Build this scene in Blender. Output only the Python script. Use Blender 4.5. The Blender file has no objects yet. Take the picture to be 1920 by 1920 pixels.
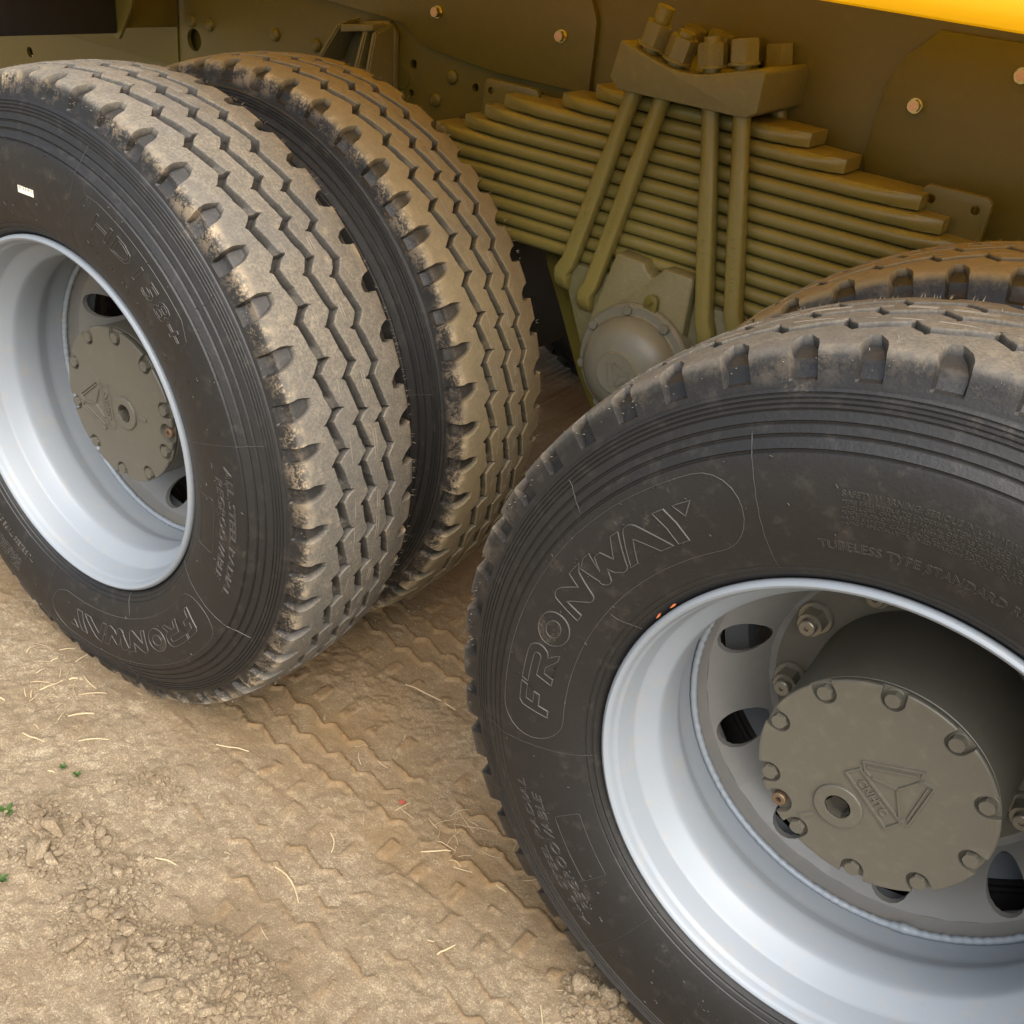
import bpy, bmesh, math, random
import numpy as np
from mathutils import Vector, Matrix
R = math.radians
random.seed(7); rng = np.random.default_rng(7)
scene = bpy.context.scene
C = scene.collection

# ------------------------------------------------------------------ camera
GZ = -0.512                       # ground level (wheel hubs are at z = 0)
LB = 1.3194                       # distance between the two axles
YA = -0.0168                      # the rear axle's wheels stand a little further out
yaw, pitch, roll = R(31.872), R(30.432), R(7.663)
fw = Vector((-math.sin(yaw)*math.cos(pitch), math.cos(yaw)*math.cos(pitch), -math.sin(pitch)))
rt = Vector((math.cos(yaw), math.sin(yaw), 0)); up = rt.cross(fw)
rt2 = rt*math.cos(roll) + up*math.sin(roll); up2 = up*math.cos(roll) - rt*math.sin(roll)
cam = bpy.data.cameras.new('camera'); cob = bpy.data.objects.new('camera', cam); C.objects.link(cob)
M = Matrix((rt2, up2, -fw)).transposed().to_4x4(); M.translation = (1.4157, -0.9013, 0.8253)
cob.matrix_world = M
cam.sensor_width = 36; cam.lens = 36*1973.84/1920; cam.clip_start = 0.02; cam.clip_end = 1000
scene.camera = cob

# ------------------------------------------------------------------ light
SUN_EL, SUN_AZ = 54, 128          # hazy sun, high on the viewer's side
wd = bpy.data.worlds.new('World'); scene.world = wd; wd.use_nodes = True
nt = wd.node_tree; bgn = nt.nodes['Background']
sky = nt.nodes.new('ShaderNodeTexSky'); sky.sky_type = 'NISHITA'; sky.sun_disc = False
sky.sun_elevation = R(SUN_EL); sky.sun_rotation = R(SUN_AZ)
sky.air_density = 1.3; sky.dust_density = 4.0; sky.ozone_density = 1.0
nt.links.new(sky.outputs[0], bgn.inputs[0]); bgn.inputs[1].default_value = 0.055
sl = bpy.data.lights.new('sun', 'SUN'); sl.energy = 1.5; sl.angle = R(80); sl.color = (1, .97, .92)
so = bpy.data.objects.new('sun', sl); C.objects.link(so)
sd = Vector((math.sin(R(SUN_AZ))*math.cos(R(SUN_EL)), math.cos(R(SUN_AZ))*math.cos(R(SUN_EL)), math.sin(R(SUN_EL))))
so.rotation_euler = sd.to_track_quat('Z', 'Y').to_euler(); so.location = sd*20
vs = scene.view_settings; vs.view_transform = 'Standard'; vs.look = 'None'; vs.gamma = 1.0
vs.exposure = 2.2; vs.use_curve_mapping = False
scene.cycles.max_bounces = 8; scene.cycles.diffuse_bounces = 5; scene.cycles.use_denoising = True

# ------------------------------------------------------------------ helpers
def link(o, parent=None):
    C.objects.link(o)
    if parent is not None: o.parent = parent
    return o
def empty(name, loc=(0,0,0), parent=None):
    o = bpy.data.objects.new(name, None); o.location = loc; o.empty_display_size = .1
    return link(o, parent)
def tag(o, label=None, cat=None, group=None, kind=None):
    if label: o['label'] = label
    if cat: o['category'] = cat
    if group: o['group'] = group
    if kind: o['kind'] = kind
    return o
def mesh(name, v, f, mat=None, ang=35):
    me = bpy.data.meshes.new(name); me.from_pydata([tuple(map(float, q)) for q in v], [], [tuple(map(int, q)) for q in f]); me.update()
    fin(me, mat, ang); return me
def fin(me, mat=None, ang=35):
    if ang is not None and len(me.polygons):
        me.polygons.foreach_set('use_smooth', [True]*len(me.polygons))
        me.set_sharp_from_angle(angle=R(ang))
    if mat: me.materials.append(mat)
def ob(name, me, parent=None, loc=None, mtx=None):
    o = bpy.data.objects.new(name, me)
    if loc is not None: o.location = loc
    if mtx is not None: o.matrix_basis = mtx
    return link(o, parent)
def bm_mesh(name, bm, mat=None, ang=35):
    bmesh.ops.recalc_face_normals(bm, faces=bm.faces)
    me = bpy.data.meshes.new(name); bm.to_mesh(me); bm.free(); fin(me, mat, ang); return me
def lathe(prof, n=128, close=False, a0=0):
    """profile of (y, r) turned round the y axis"""
    v = []; f = []; m = len(prof)
    for i in range(n):
        a = a0 + 2*math.pi*i/n; c, s = math.cos(a), math.sin(a)
        v += [(r*c, y, r*s) for y, r in prof]
    for i in range(n):
        j = (i+1) % n
        for k in range(m if close else m-1):
            l = (k+1) % m
            f.append((i*m+k, j*m+k, j*m+l, i*m+l))
    return v, f
def clean(me):
    bm = bmesh.new(); bm.from_mesh(me); bmesh.ops.remove_doubles(bm, verts=bm.verts, dist=1e-6)
    bmesh.ops.recalc_face_normals(bm, faces=bm.faces); bm.to_mesh(me); bm.free()
def lathe_mesh(name, prof, mat, n=128, close=False, ang=35):
    v, f = lathe(prof, n, close); me = mesh(name, v, f, None, None); clean(me); fin(me, mat, ang); return me
def box_bm(x0, x1, y0, y1, z0, z1, bev=0.0, seg=2):
    bm = bmesh.new(); bmesh.ops.create_cube(bm, size=1)
    for q in bm.verts: q.co = Vector(((x0+x1)/2+q.co.x*(x1-x0), (y0+y1)/2+q.co.y*(y1-y0), (z0+z1)/2+q.co.z*(z1-z0)))
    if bev: bmesh.ops.bevel(bm, geom=bm.edges[:], offset=bev, segments=seg, affect='EDGES', profile=.5)
    return bm
def prism_bm(poly, y0, y1, bev=0.0, seg=2):
    """polygon in (x, z), extruded from y0 to y1"""
    bm = bmesh.new()
    a = [bm.verts.new((x, y0, z)) for x, z in poly]; b = [bm.verts.new((x, y1, z)) for x, z in poly]
    n = len(poly); bm.faces.new(a); bm.faces.new(b[::-1])
    for i in range(n): bm.faces.new((a[i], b[i], b[(i+1) % n], a[(i+1) % n]))
    bmesh.ops.recalc_face_normals(bm, faces=bm.faces)
    if bev: bmesh.ops.bevel(bm, geom=bm.edges[:], offset=bev, segments=seg, affect='EDGES', profile=.5)
    return bm
def hexmesh(name, rad, h, mat, flange=0, fh=0, n=6, stud=0, studh=0, dimple=False, thread=False):
    """hexagon head or nut standing on z = 0, axis +z"""
    bm = bmesh.new()
    def ring(r, z, k): return [bm.verts.new((r*math.cos(2*math.pi*i/k), r*math.sin(2*math.pi*i/k), z)) for i in range(k)]
    def loft(rings, cap=True):
        for a, b in zip(rings, rings[1:]):
            for i in range(len(a)): bm.faces.new((a[i], a[(i+1) % len(a)], b[(i+1) % len(a)], b[i]))
        if cap: bm.faces.new(rings[-1])
    if flange:
        loft([ring(flange, 0, 24), ring(flange, fh*.6, 24), ring(flange*.93, fh, 24)])
    k = 24
    def hx(z, cap):      # hexagon cut by a chamfer cone, k points round
        out = []
        for i in range(k):
            a = 2*math.pi*i/k; d = ((a+math.pi/6) % (math.pi/3))-math.pi/6
            r = rad*math.cos(math.pi/6)/math.cos(d if abs(d) < 1e9 else 0)
            # d measured from the flat's middle
            out.append(bm.verts.new((min(r, cap)*math.cos(a), min(r, cap)*math.sin(a), z)))
        return out
    loft([hx(fh, 9), hx(fh+h*.86, 9), hx(fh+h, rad*.88)])
    if stud:
        z0 = fh+h-.0005; rs = [ring(stud, z0, 20)]
        if thread:
            m = max(3, int(studh/.0022))
            for i in range(m):
                za = z0+studh*.9*(i+.5)/m; rs.append(ring(stud*(.93 if i % 2 else 1.0), za, 20))
        rs += [ring(stud, z0+studh*.9, 20), ring(stud*.85, z0+studh, 20)]
        if dimple: rs += [ring(stud*.3, z0+studh, 20), ring(stud*.22, z0+studh-.003, 20)]
        loft(rs)
    return bm_mesh(name, bm, mat, 30)
AX_OUT = Matrix.Rotation(R(90), 4, 'X')     # turns +z into -y (towards the viewer)
def at(x, y, z, spin=0): return Matrix.Translation((x, y, z)) @ AX_OUT @ Matrix.Rotation(spin, 4, 'Z')
def tube_mesh(name, pts, rad, mat, k=8, cap=True, ang=50):
    """tube through points; rad may be a list"""
    bm = bmesh.new(); rings = []; P = [Vector(q) for q in pts]; n0 = None
    rad = rad if isinstance(rad, (list, tuple)) else [rad]*len(P)
    for i, q in enumerate(P):
        t = (P[min(i+1, len(P)-1)]-P[max(i-1, 0)]).normalized()
        if n0 is None: n0 = t.orthogonal().normalized()
        n0 = (n0-t*n0.dot(t)).normalized(); b = t.cross(n0)
        rings.append([bm.verts.new(q+rad[i]*(n0*math.cos(2*math.pi*j/k)+b*math.sin(2*math.pi*j/k))) for j in range(k)])
    for a, b in zip(rings, rings[1:]):
        for j in range(k): bm.faces.new((a[j], a[(j+1) % k], b[(j+1) % k], b[j]))
    if cap: bm.faces.new(rings[0][::-1]); bm.faces.new(rings[-1])
    return bm_mesh(name, bm, mat, ang)
def flat(me):
    for p_ in me.polygons:
        if abs(p_.normal.y) > .9995: p_.use_smooth = False
    return me
def boolean(me, cutters, bev=0.0, seg=2, name='cut'):
    """me minus each cutter mesh, then a small rounding of the edges"""
    o = bpy.data.objects.new('tmp', me); C.objects.link(o); tmp = [o]
    for c in cutters:
        co = bpy.data.objects.new('tmpc', c); C.objects.link(co); tmp.append(co)
        m = o.modifiers.new('b', 'BOOLEAN'); m.operation = 'DIFFERENCE'; m.object = co; m.solver = 'EXACT'
    if bev:
        m = o.modifiers.new('v', 'BEVEL'); m.width = bev; m.segments = seg; m.limit_method = 'ANGLE'; m.angle_limit = R(40)
        m.use_clamp_overlap = True
    dg = bpy.context.evaluated_depsgraph_get(); dg.update()
    out = bpy.data.meshes.new_from_object(o.evaluated_get(dg)); out.name = name
    for t in tmp: bpy.data.objects.remove(t)
    return out

# ------------------------------------------------------------------ materials
class NT:
    def __init__(s, name):
        s.m = bpy.data.materials.new(name); s.m.use_nodes = True; s.t = s.m.node_tree
        s.b = s.t.nodes['Principled BSDF']; s.co = None
    def n(s, typ, **kw):
        q = s.t.nodes.new(typ)
        for k, v in kw.items(): setattr(q, k, v)
        return q
    def l(s, a, b): s.t.links.new(a, b)
    def coord(s, kind='Object'):
        return s.n('ShaderNodeTexCoord').outputs[kind]
    def noise(s, scale, detail=4, rough=.55, vec=None, dist=0.0):
        q = s.n('ShaderNodeTexNoise'); q.inputs['Scale'].default_value = scale; q.inputs['Detail'].default_value = detail
        q.inputs['Roughness'].default_value = rough; q.inputs['Distortion'].default_value = dist
        s.l(vec if vec is not None else s.co, q.inputs['Vector']); return q.outputs['Fac']
    def ramp(s, fac, stops):
        q = s.n('ShaderNodeValToRGB'); e = q.color_ramp.elements
        while len(e) < len(stops): e.new(.5)
        for i, (p_, c) in enumerate(stops):
            e[i].position = p_; e[i].color = c if len(c) == 4 else (*c, 1)
        s.l(fac, q.inputs[0]); return q.outputs[0]
    def step(s, fac, a, b): return s.ramp(fac, [(a, (0, 0, 0)), (b, (1, 1, 1))])
    def mix(s, fac, a, b, mode='MIX'):
        q = s.n('ShaderNodeMix', data_type='RGBA', blend_type=mode)
        for sock, val in ((q.inputs[0], fac), (q.inputs[6], a), (q.inputs[7], b)):
            if isinstance(val, (int, float)): sock.default_value = val
            elif isinstance(val, tuple): sock.default_value = (*val, 1) if len(val) == 3 else val
            else: s.l(val, sock)
        return q.outputs[2]
    def math(s, op, a, b=0.0, clamp=False):
        q = s.n('ShaderNodeMath', operation=op, use_clamp=clamp)
        for sock, val in ((q.inputs[0], a), (q.inputs[1], b)):
            if isinstance(val, (int, float)): sock.default_value = val
            else: s.l(val, sock)
        return q.outputs[0]
    def attr(s, name): return s.n('ShaderNodeAttribute', attribute_name=name).outputs['Fac']
    def bump(s, h, strength=.3, dist=.002, prev=None):
        q = s.n('ShaderNodeBump'); q.inputs['Strength'].default_value = strength; q.inputs['Distance'].default_value = dist
        s.l(h, q.inputs['Height'])
        if prev is not None: s.l(prev, q.inputs['Normal'])
        return q.outputs[0]
    def set(s, **kw):
        for k, v in kw.items():
            k = {'color': 'Base Color', 'rough': 'Roughness', 'metal': 'Metallic', 'normal': 'Normal', 'spec': 'Specular IOR Level',
                 'coat': 'Coat Weight', 'coatr': 'Coat Roughness', 'trans': 'Transmission Weight', 'sss': 'Subsurface Weight'}[k]
            sock = s.b.inputs[k]
            if isinstance(v, (int, float)): sock.default_value = v
            elif isinstance(v, tuple): sock.default_value = (*v, 1)
            else: s.l(v, sock)
        return s.m

def rubber(name):
    s = NT(name); s.co = s.coord()
    tread = s.attr('tread'); sh = s.attr('shoulder')
    big = s.noise(9, 4); mid = s.noise(45, 5, .65); fine = s.noise(260, 4, .7); speck = s.noise(700, 2, .6)
    base = s.mix(big, (.0085, .0081, .0078), (.015, .0141, .0133))
    base = s.mix(s.math('MULTIPLY', s.step(mid, .55, .8), .35), base, (.075, .066, .055))          # faint dust film
    spots = s.math('MULTIPLY', s.step(s.noise(14, 6, .72), .61, .72), s.step(fine, .4, .6))
    base = s.mix(s.math('MULTIPLY', spots, .32), base, (.17, .14, .10))
    flecks = s.step(speck, .80, .84)
    base = s.mix(s.math('MULTIPLY', flecks, .5), base, (.22, .2, .17))
    dust = s.mix(mid, (.112, .099, .078), (.225, .196, .148))
    dust = s.mix(s.math('MULTIPLY', s.step(fine, .40, .60), .7), dust, (.075, .070, .060))
    dust = s.mix(s.math('MULTIPLY', s.step(s.noise(6, 5, .7), .45, .65), .5), dust, (.095, .092, .085))
    dust = s.mix(s.math('MULTIPLY', s.step(s.noise(30, 5, .7), .60, .72), .55), dust, (.33, .265, .18))
    oi = s.n('ShaderNodeObjectInfo'); sp3 = s.n('ShaderNodeSeparateColor'); s.l(oi.outputs['Color'], sp3.inputs[0]); clay = s.math('SUBTRACT', 1.0, sp3.outputs[0])  # clay: ochre dust plus painted yellow light on the inner tyres
    dust = s.mix(s.math('MULTIPLY', clay, s.math('ADD', .3, s.math('MULTIPLY', big, .6))), dust, (.25, .19, .085))  # inner tyres: ochre dust that also carries painted yellow light
    tf = s.math('MULTIPLY', s.math('MULTIPLY', tread, s.math('ADD', .72, s.math('MULTIPLY', mid, .4)), True), sp3.outputs[2])
    col = s.mix(tf, base, dust)
    mud = s.math('MULTIPLY', sh, s.step(s.math('ADD', s.math('MULTIPLY', mid, .6), s.math('MULTIPLY', fine, .5)), .52, .62))
    mud = s.math('MULTIPLY', s.math('MULTIPLY', mud, s.step(big, .40, .58)), sp3.outputs[1])
    col = s.mix(s.math('MULTIPLY', mud, .85), col, (.36, .275, .175))
    rg = s.math('ADD', .50, s.math('MULTIPLY', s.math('MAXIMUM', tf, mud), .36))
    nb = s.bump(fine, .32, .0014); nb = s.bump(mid, .22, .003, nb)
    return s.set(color=col, rough=rg, normal=nb, spec=.42)
def paint(name, col, rough=.42, var=.12, metal=0.0, dust=.25, bump=.12, dustcol=(.30, .24, .16), spec=.45, cast=0.0):
    s = NT(name); s.co = s.coord()
    a = s.noise(6, 4); b = s.noise(60, 5, .6); f = s.noise(420, 3, .6)
    d = tuple(c*(1-var) for c in col); h = tuple(min(1, c*(1+var)) for c in col)
    c = s.mix(a, d, h)
    c = s.mix(s.math('MULTIPLY', s.step(b, .52, .78), dust), c, dustcol)
    nb = s.bump(f, bump, .0008)
    if cast: nb = s.bump(s.noise(170, 4, .6), cast, .0025, nb)
    return s.set(color=c, rough=s.math('ADD', rough-.06, s.math('MULTIPLY', b, .14)), metal=metal, normal=nb, spec=spec)
def silver(name):
    s = NT(name); s.co = s.coord()
    a = s.noise(5, 3); b = s.noise(38, 5, .65); f = s.noise(900, 2)
    c = s.mix(a, (.205, .230, .256), (.250, .276, .302))
    c = s.mix(s.math('MULTIPLY', s.step(b, .54, .78), .34), c, (.33, .27, .19))
    c = s.mix(s.math('MULTIPLY', s.step(s.noise(210, 3, .7), .66, .72), .45), c, (.26, .20, .13))
    ch = s.math('MULTIPLY', s.step(s.noise(120, 3, .7), .70, .73), .5)
    c = s.mix(ch, c, (.20, .19, .18))
    return s.set(color=c, metal=.08, spec=.32, rough=s.math('ADD', .34, s.math('MULTIPLY', b, .14)), normal=s.bump(f, .06, .0006), coat=.0)
def soil(name, clod=False):
    s = NT(name); s.co = s.n('ShaderNodeNewGeometry').outputs['Position']
    n1 = s.noise(2.6, 5, .6); n2 = s.noise(11, 6, .65, dist=.4); n3 = s.noise(52, 9, .78); n4 = s.noise(330, 5, .78)
    c = s.mix(s.step(n2, .34, .66), (.29, .215, .125), (.50, .41, .27))
    c = s.mix(s.math('MULTIPLY', s.step(n1, .40, .68), .55), c, (.54, .455, .32))
    c = s.mix(s.math('MULTIPLY', s.step(n3, .42, .86), .62), c, (.64, .55, .40))
    c = s.mix(s.math('MULTIPLY', s.step(n3, .48, .24), .5), c, (.17, .115, .065))
    c = s.mix(s.math('MULTIPLY', s.step(n4, .52, .74), .55), c, (.62, .53, .40))
    c = s.mix(s.math('MULTIPLY', s.step(n4, .46, .26), .55), c, (.13, .088, .052))
    if not clod:
        tk_shade = s.math('MULTIPLY', s.attr('track'), s.step(s.noise(5, 5, .6), .25, .62)); c = s.mix(s.math('MULTIPLY', tk_shade, .72), c, s.mix(n3, (.165, .100, .042), (.33, .220, .108)))  # browned track soil, with the shade under the truck painted in
        ridge = s.attr('ridge'); c = s.mix(s.math('MULTIPLY', ridge, .6), c, (.27, .165, .075))
    nb = s.bump(n4, .7, .0035); nb = s.bump(n3, .65, .008, nb)
    return s.set(color=c, rough=.93, normal=nb, spec=.12)
def plain(name, col, rough=.6, metal=0.0, var=.2, scale=30):
    s = NT(name); s.co = s.coord()
    a = s.noise(scale, 4)
    c = s.mix(a, tuple(k*(1-var) for k in col), tuple(min(1, k*(1+var)) for k in col))
    return s.set(color=c, rough=rough, metal=metal)
def glow_sheet_mat():  # translucent sheet added to pass yellow light down
    s = NT('added yellow glow sheet'); s.co = s.coord(); a = s.noise(3, 4)
    c = s.mix(a, (.76, .41, .002), (.84, .47, .003)); s.set(color=c, rough=.32)
    tr = s.n('ShaderNodeBsdfTranslucent'); tr.inputs[0].default_value = (.82, .63, .002, 1); mx = s.n('ShaderNodeMixShader'); mx.inputs[0].default_value = .58
    s.l(s.b.outputs[0], mx.inputs[1]); s.l(tr.outputs[0], mx.inputs[2]); s.l(mx.outputs[0], s.t.nodes['Material Output'].inputs[0]); return s.m
MAT = dict(
    rubber=rubber('tyre rubber'), scuff=plain('scuffed rubber edge', (.060, .055, .049), .45, var=.6, scale=25), scuff2=plain('moulded rubber print', (.044, .040, .035), .42, var=.5, scale=18), silver=silver('silver wheel paint'),
    fluff=plain('dusty rubber whisker', (.17, .148, .115), .8),
    discgrey=paint('shaded dusty disc paint', (.165, .160, .148), .40, .1, dust=.3, dustcol=(.24, .20, .15)),  # silver darkened to hold the shade inside the wheel, plus dust
    cap=paint('grey cap paint', (.122, .118, .088), .42, .1, dust=.15),
    hub=paint('grey hub paint', (.090, .083, .064), .40, .08, dust=.12),
    chassis=paint('olive grey chassis paint plus yellow light', (.106, .088, .016), .40, .08, dust=.06),  # yellow light from overhead mixed into the paint colour
    cast=paint('olive grey casting plus yellow light', (.140, .125, .058), .48, .10, dust=.2, cast=.45),  # casting colour carries the same yellow light
    spring=paint('olive grey spring steel plus yellow light', (.165, .138, .038), .31, .14, dust=.14),  # spring paint also tinted with the yellow overhead light
    yellow=paint('yellow body paint', (.90, .50, .003), .30, .05, dust=.04, bump=.03, dustcol=(.6, .4, .1)),
    glow_sheet=glow_sheet_mat(),
    black=plain('black plastic', (.018, .017, .016), .5), zinc=plain('yellow zinc plating', (.55, .48, .22), .3, 1.0),
    pinkcap=plain('worn bolt face', (.58, .36, .26), .4, .5, .4, 400), nut=paint('dull nut steel', (.23, .205, .155), .34, .1, metal=.55, dust=.1),
    dark2=plain('dark bore', (.045, .040, .030), .4), dark=plain('dark underside', (.028, .026, .023), .7), soil=soil('dry clay soil'), clod=soil('clay clod', True),
    straw=plain('dry straw', (.46, .37, .22), .7, var=.35, scale=60), straw2=plain('weathered straw', (.36, .27, .16), .8, var=.3, scale=60),
    green=plain('weed leaf', (.075, .15, .03), .6), red=plain('faded red plastic', (.55, .13, .09), .5),
    film=plain('white plastic film', (.62, .58, .55), .5), pebble=plain('pale pebble', (.55, .52, .46), .7),
    orange=plain('orange paint chip', (.50, .15, .05), .5), brass=plain('oily socket plug', (.13, .085, .05), .4, .3))
def sticker_mat():
    s = NT('printed tyre sticker'); s.co = s.coord()
    sep = s.n('ShaderNodeSeparateXYZ'); s.l(s.co, sep.inputs[0])
    w = s.n('ShaderNodeTexNoise'); w.noise_dimensions = '1D'; w.inputs['Scale'].default_value = 900; s.l(sep.outputs[0], w.inputs['W'])
    bar = s.math('MULTIPLY', s.step(w.outputs['Fac'], .52, .54), s.math('GREATER_THAN', sep.outputs[2], .0005))
    return s.set(color=s.mix(bar, (.72, .69, .58), (.05, .05, .05)), rough=.5)

# ------------------------------------------------------------------ ground
NT_ = {}
def vnoise(x, y, sc, seed):
    if seed not in NT_: NT_[seed] = np.random.default_rng(seed).random((256, 256))
    T = NT_[seed]; x = x*sc+31.7; y = y*sc+17.3
    xi = np.floor(x).astype(int); yi = np.floor(y).astype(int); fx = x-xi; fy = y-yi
    fx = fx*fx*(3-2*fx); fy = fy*fy*(3-2*fy); g = lambda a, b: T[a % 256, b % 256]
    return (g(xi, yi)*(1-fx)+g(xi+1, yi)*fx)*(1-fy)+(g(xi, yi+1)*(1-fx)+g(xi+1, yi+1)*fx)*fy
def fbm(x, y, sc, oct, seed, gain=.5):
    s = 0; a = 1; t = 0
    for i in range(oct): s = s+a*vnoise(x, y, sc*2**i, seed+i); t += a; a *= gain
    return s/t
def sstep(a, b, x): t = np.clip((x-a)/(b-a), 0, 1); return t*t*(3-2*t)
def graded(a, b, st, far):
    core = list(np.arange(a, b+st/2, st)); lo = []; hi = []; d = st; q = a
    while q > -far: d *= 1.25; q -= d; lo.append(q)
    d = st; q = core[-1]
    while q < far: d *= 1.25; q += d; hi.append(q)
    return np.array(lo[::-1]+core+hi)
HEAPS = [(.328, -.296, .055, .9), (.443, -.314, .06, 1.0), (.477, -.357, .05, .9), (.64, -.33, .075, 1.1), (.702, -.315, .07, 1.2), (.26, -.314, .05, .6),
         (.56, -.345, .05, .7), (1.10, .022, .05, 1.0), (.318, -.141, .04, .3), (.78, -.33, .06, 1.0)]
def zig(u):      # zigzag of the tread, one pitch = 1
    u = u-np.floor(u)
    return np.where(u < .758, 1-2*u/.758, -1+2*(u-.758)/.242)
def height(x, y):
    h = (fbm(x, y, 2.2, 3, 3)-.5)*.030; hf = (fbm(x, y, 14, 4, 11)-.5)*.010; flatn = np.zeros_like(x)
    hf += np.abs(fbm(x, y, 30, 3, 29)-.5)*-.010 + (fbm(x, y, 75, 3, 83, .7)-.5)*.0062*(.4+fbm(x, y, 6, 2, 87))
    rid = np.zeros_like(x); trk_shade = np.zeros_like(x)
    wob = (fbm(x, y, 3, 2, 5)-.5)*.02
    for c0, amp, sd_, ph in ((.1325, .0085, 41, 0.), (.4845, .0085, 47, .35), (-.115, .0048, 53, .6), (-.43, .0012, 59, .2)):
        m = sstep(.36, .50, fbm(x, y, 7, 3, sd_)) if c0 > 0 else sstep(.42, .56, fbm(x, y, 7, 3, sd_))*sstep(.15, .55, x); yy = y-c0+wob+(fbm(x, y, 55, 3, sd_+9, .7)-.5)*.0042
        inside = sstep(.135, .118, np.abs(yy))
        for off, sh in ((-.048, 0), (0, .2), (.047, .36)):
            d = np.abs(yy-off-.008*zig(x/.0672+ph-sh))
            q = sstep(.0060, .0036, d)*(.55+.9*fbm(x, y, 90, 2, sd_+5))*(.35+.65*sstep(.35, .6, fbm(x, y, 22, 2, sd_+3)))
            rid = np.maximum(rid, q*m*inside*amp)
        # bars left by the shoulder notches
        u = (x/.0672+ph) % 1; e = np.abs(np.abs(yy)-.102)
        rid = np.maximum(rid, sstep(.024, .016, e)*sstep(.17, .12, np.abs(u-.25+.12*(fbm(x, y, 20, 2, sd_+13)-.5)))*m*amp*.62*sstep(.34, .60, fbm(x, y, 24, 3, sd_+17)))
        h -= inside*m*.004; flatn = np.maximum(flatn, inside*m)
        if c0 > 0: trk_shade = np.maximum(trk_shade, sstep(.20, .08, np.abs(yy))*(.55+.45*m))
    h = h+rid+hf*(1-.72*flatn)
    for hx, hy, hr, hh in HEAPS:
        h += .014*hh*np.exp(-((x-hx)**2+(y-hy)**2)/(hr*hr))*(.6+.8*fbm(x, y, 25, 3, 71))
    # the tyres have pressed the soil flat where they stand
    for cx, yo in ((0, YA), (LB, 0)):
        for c0 in (.1325, .4845):
            q = np.exp(-((x-cx)/.14)**4)*sstep(.17, .12, np.abs(y-c0-yo)); h = h*(1-q)-.004*q
    trk_shade = np.maximum(trk_shade, sstep(.10, .30, y)); height.track = trk_shade  # whole strip under the truck browned, its shade put into the colour
    far = sstep(3, 12, np.hypot(x-.5, y)); h = h*(1-far*.6)
    return h, rid
gx = graded(-.66, 1.36, .0026, 220); gy = graded(-.64, .70, .0026, 220)
X, Y = np.meshgrid(gx, gy); H, RID = height(X, Y)
n0, n1 = len(gx), len(gy)
V = np.stack([X.ravel(), Y.ravel(), (GZ+H).ravel()], 1)
idx = np.arange(n0*n1).reshape(n1, n0)
F = np.stack([idx[:-1, :-1].ravel(), idx[:-1, 1:].ravel(), idx[1:, 1:].ravel(), idx[1:, :-1].ravel()], 1)
me = bpy.data.meshes.new('ground'); me.vertices.add(len(V)); me.vertices.foreach_set('co', V.ravel())
me.loops.add(F.size); me.loops.foreach_set('vertex_index', F.ravel().astype(np.int32))
me.polygons.add(len(F)); me.polygons.foreach_set('loop_start', (np.arange(len(F))*4).astype(np.int32))
me.polygons.foreach_set('use_smooth', np.ones(len(F), bool)); me.update(calc_edges=True)
TRK_SHADE = height.track
a2_ = me.attributes.new('track', 'FLOAT', 'POINT'); a2_.data.foreach_set('value', np.clip(TRK_SHADE.ravel(), 0, 1).astype(np.float32))  # tracks together with the painted shade under the truck
at_ = me.attributes.new('ridge', 'FLOAT', 'POINT'); at_.data.foreach_set('value', np.clip(RID.ravel()/.008, 0, 1).astype(np.float32))
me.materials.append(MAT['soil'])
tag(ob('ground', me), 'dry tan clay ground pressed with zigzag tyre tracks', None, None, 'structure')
def gz(x, y):
    i = min(max(int(np.searchsorted(gx, x))-1, 0), n0-2); j = min(max(int(np.searchsorted(gy, y))-1, 0), n1-2)
    u = (x-gx[i])/(gx[i+1]-gx[i]); v = (y-gy[j])/(gy[j+1]-gy[j])
    return GZ+float((H[j, i]*(1-u)+H[j, i+1]*u)*(1-v)+(H[j+1, i]*(1-u)+H[j+1, i+1]*u)*v)

# ------------------------------------------------------------------ truck
truck = tag(empty('dump_truck', (LB/2, 1.2, GZ)), 'parked heavy truck with yellow upper edge, olive grey chassis and dual tandem rear wheels', 'truck')
truck_inv = Matrix.Translation((-LB/2, -1.2, -GZ))
def part(name, me, parent=None, mtx=None):
    """top parts hang on the truck; their coordinates are the scene's"""
    o = bpy.data.objects.new(name, me); C.objects.link(o); o.parent = parent or truck
    base = Matrix.Identity(4) if parent else truck_inv
    o.matrix_basis = base @ (mtx or Matrix.Identity(4)); return o
def epart(name, loc):
    o = bpy.data.objects.new(name, None); C.objects.link(o); o.parent = truck; o.empty_display_size = .1
    o.matrix_basis = truck_inv @ Matrix.Translation(loc); return o

# --- tyre
SW = [(.296, .016), (.300, .0105), (.306, .003), (.315, -.0035), (.33, -.0105), (.35, -.0165), (.375, -.0205), (.40, -.0215), (.42, -.0195),
      (.4396, -.0150), (.4524, -.0075), (.4632, -.0025), (.4745, .0025), (.4885, .0068), (.4925, .0092), (.4985, .0128)]
_sr = np.array([a for a, b in SW]); _sy = np.array([b for a, b in SW])
_m = np.gradient(_sy, _sr)
def side_y(r):
    r = np.clip(np.asarray(r, float), _sr[0], _sr[-1]); i = np.clip(np.searchsorted(_sr, r)-1, 0, len(_sr)-2)
    h = _sr[i+1]-_sr[i]; t = (r-_sr[i])/h
    return (2*t**3-3*t**2+1)*_sy[i]+(t**3-2*t**2+t)*h*_m[i]+(-2*t**3+3*t**2)*_sy[i+1]+(t**3-t**2)*h*_m[i+1]
TW = .265                                     # tread is mirrored about y = TW/2
def tread_r(y): return .5370-.0095*abs((y-.1325)/.1085)**2.3
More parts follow.
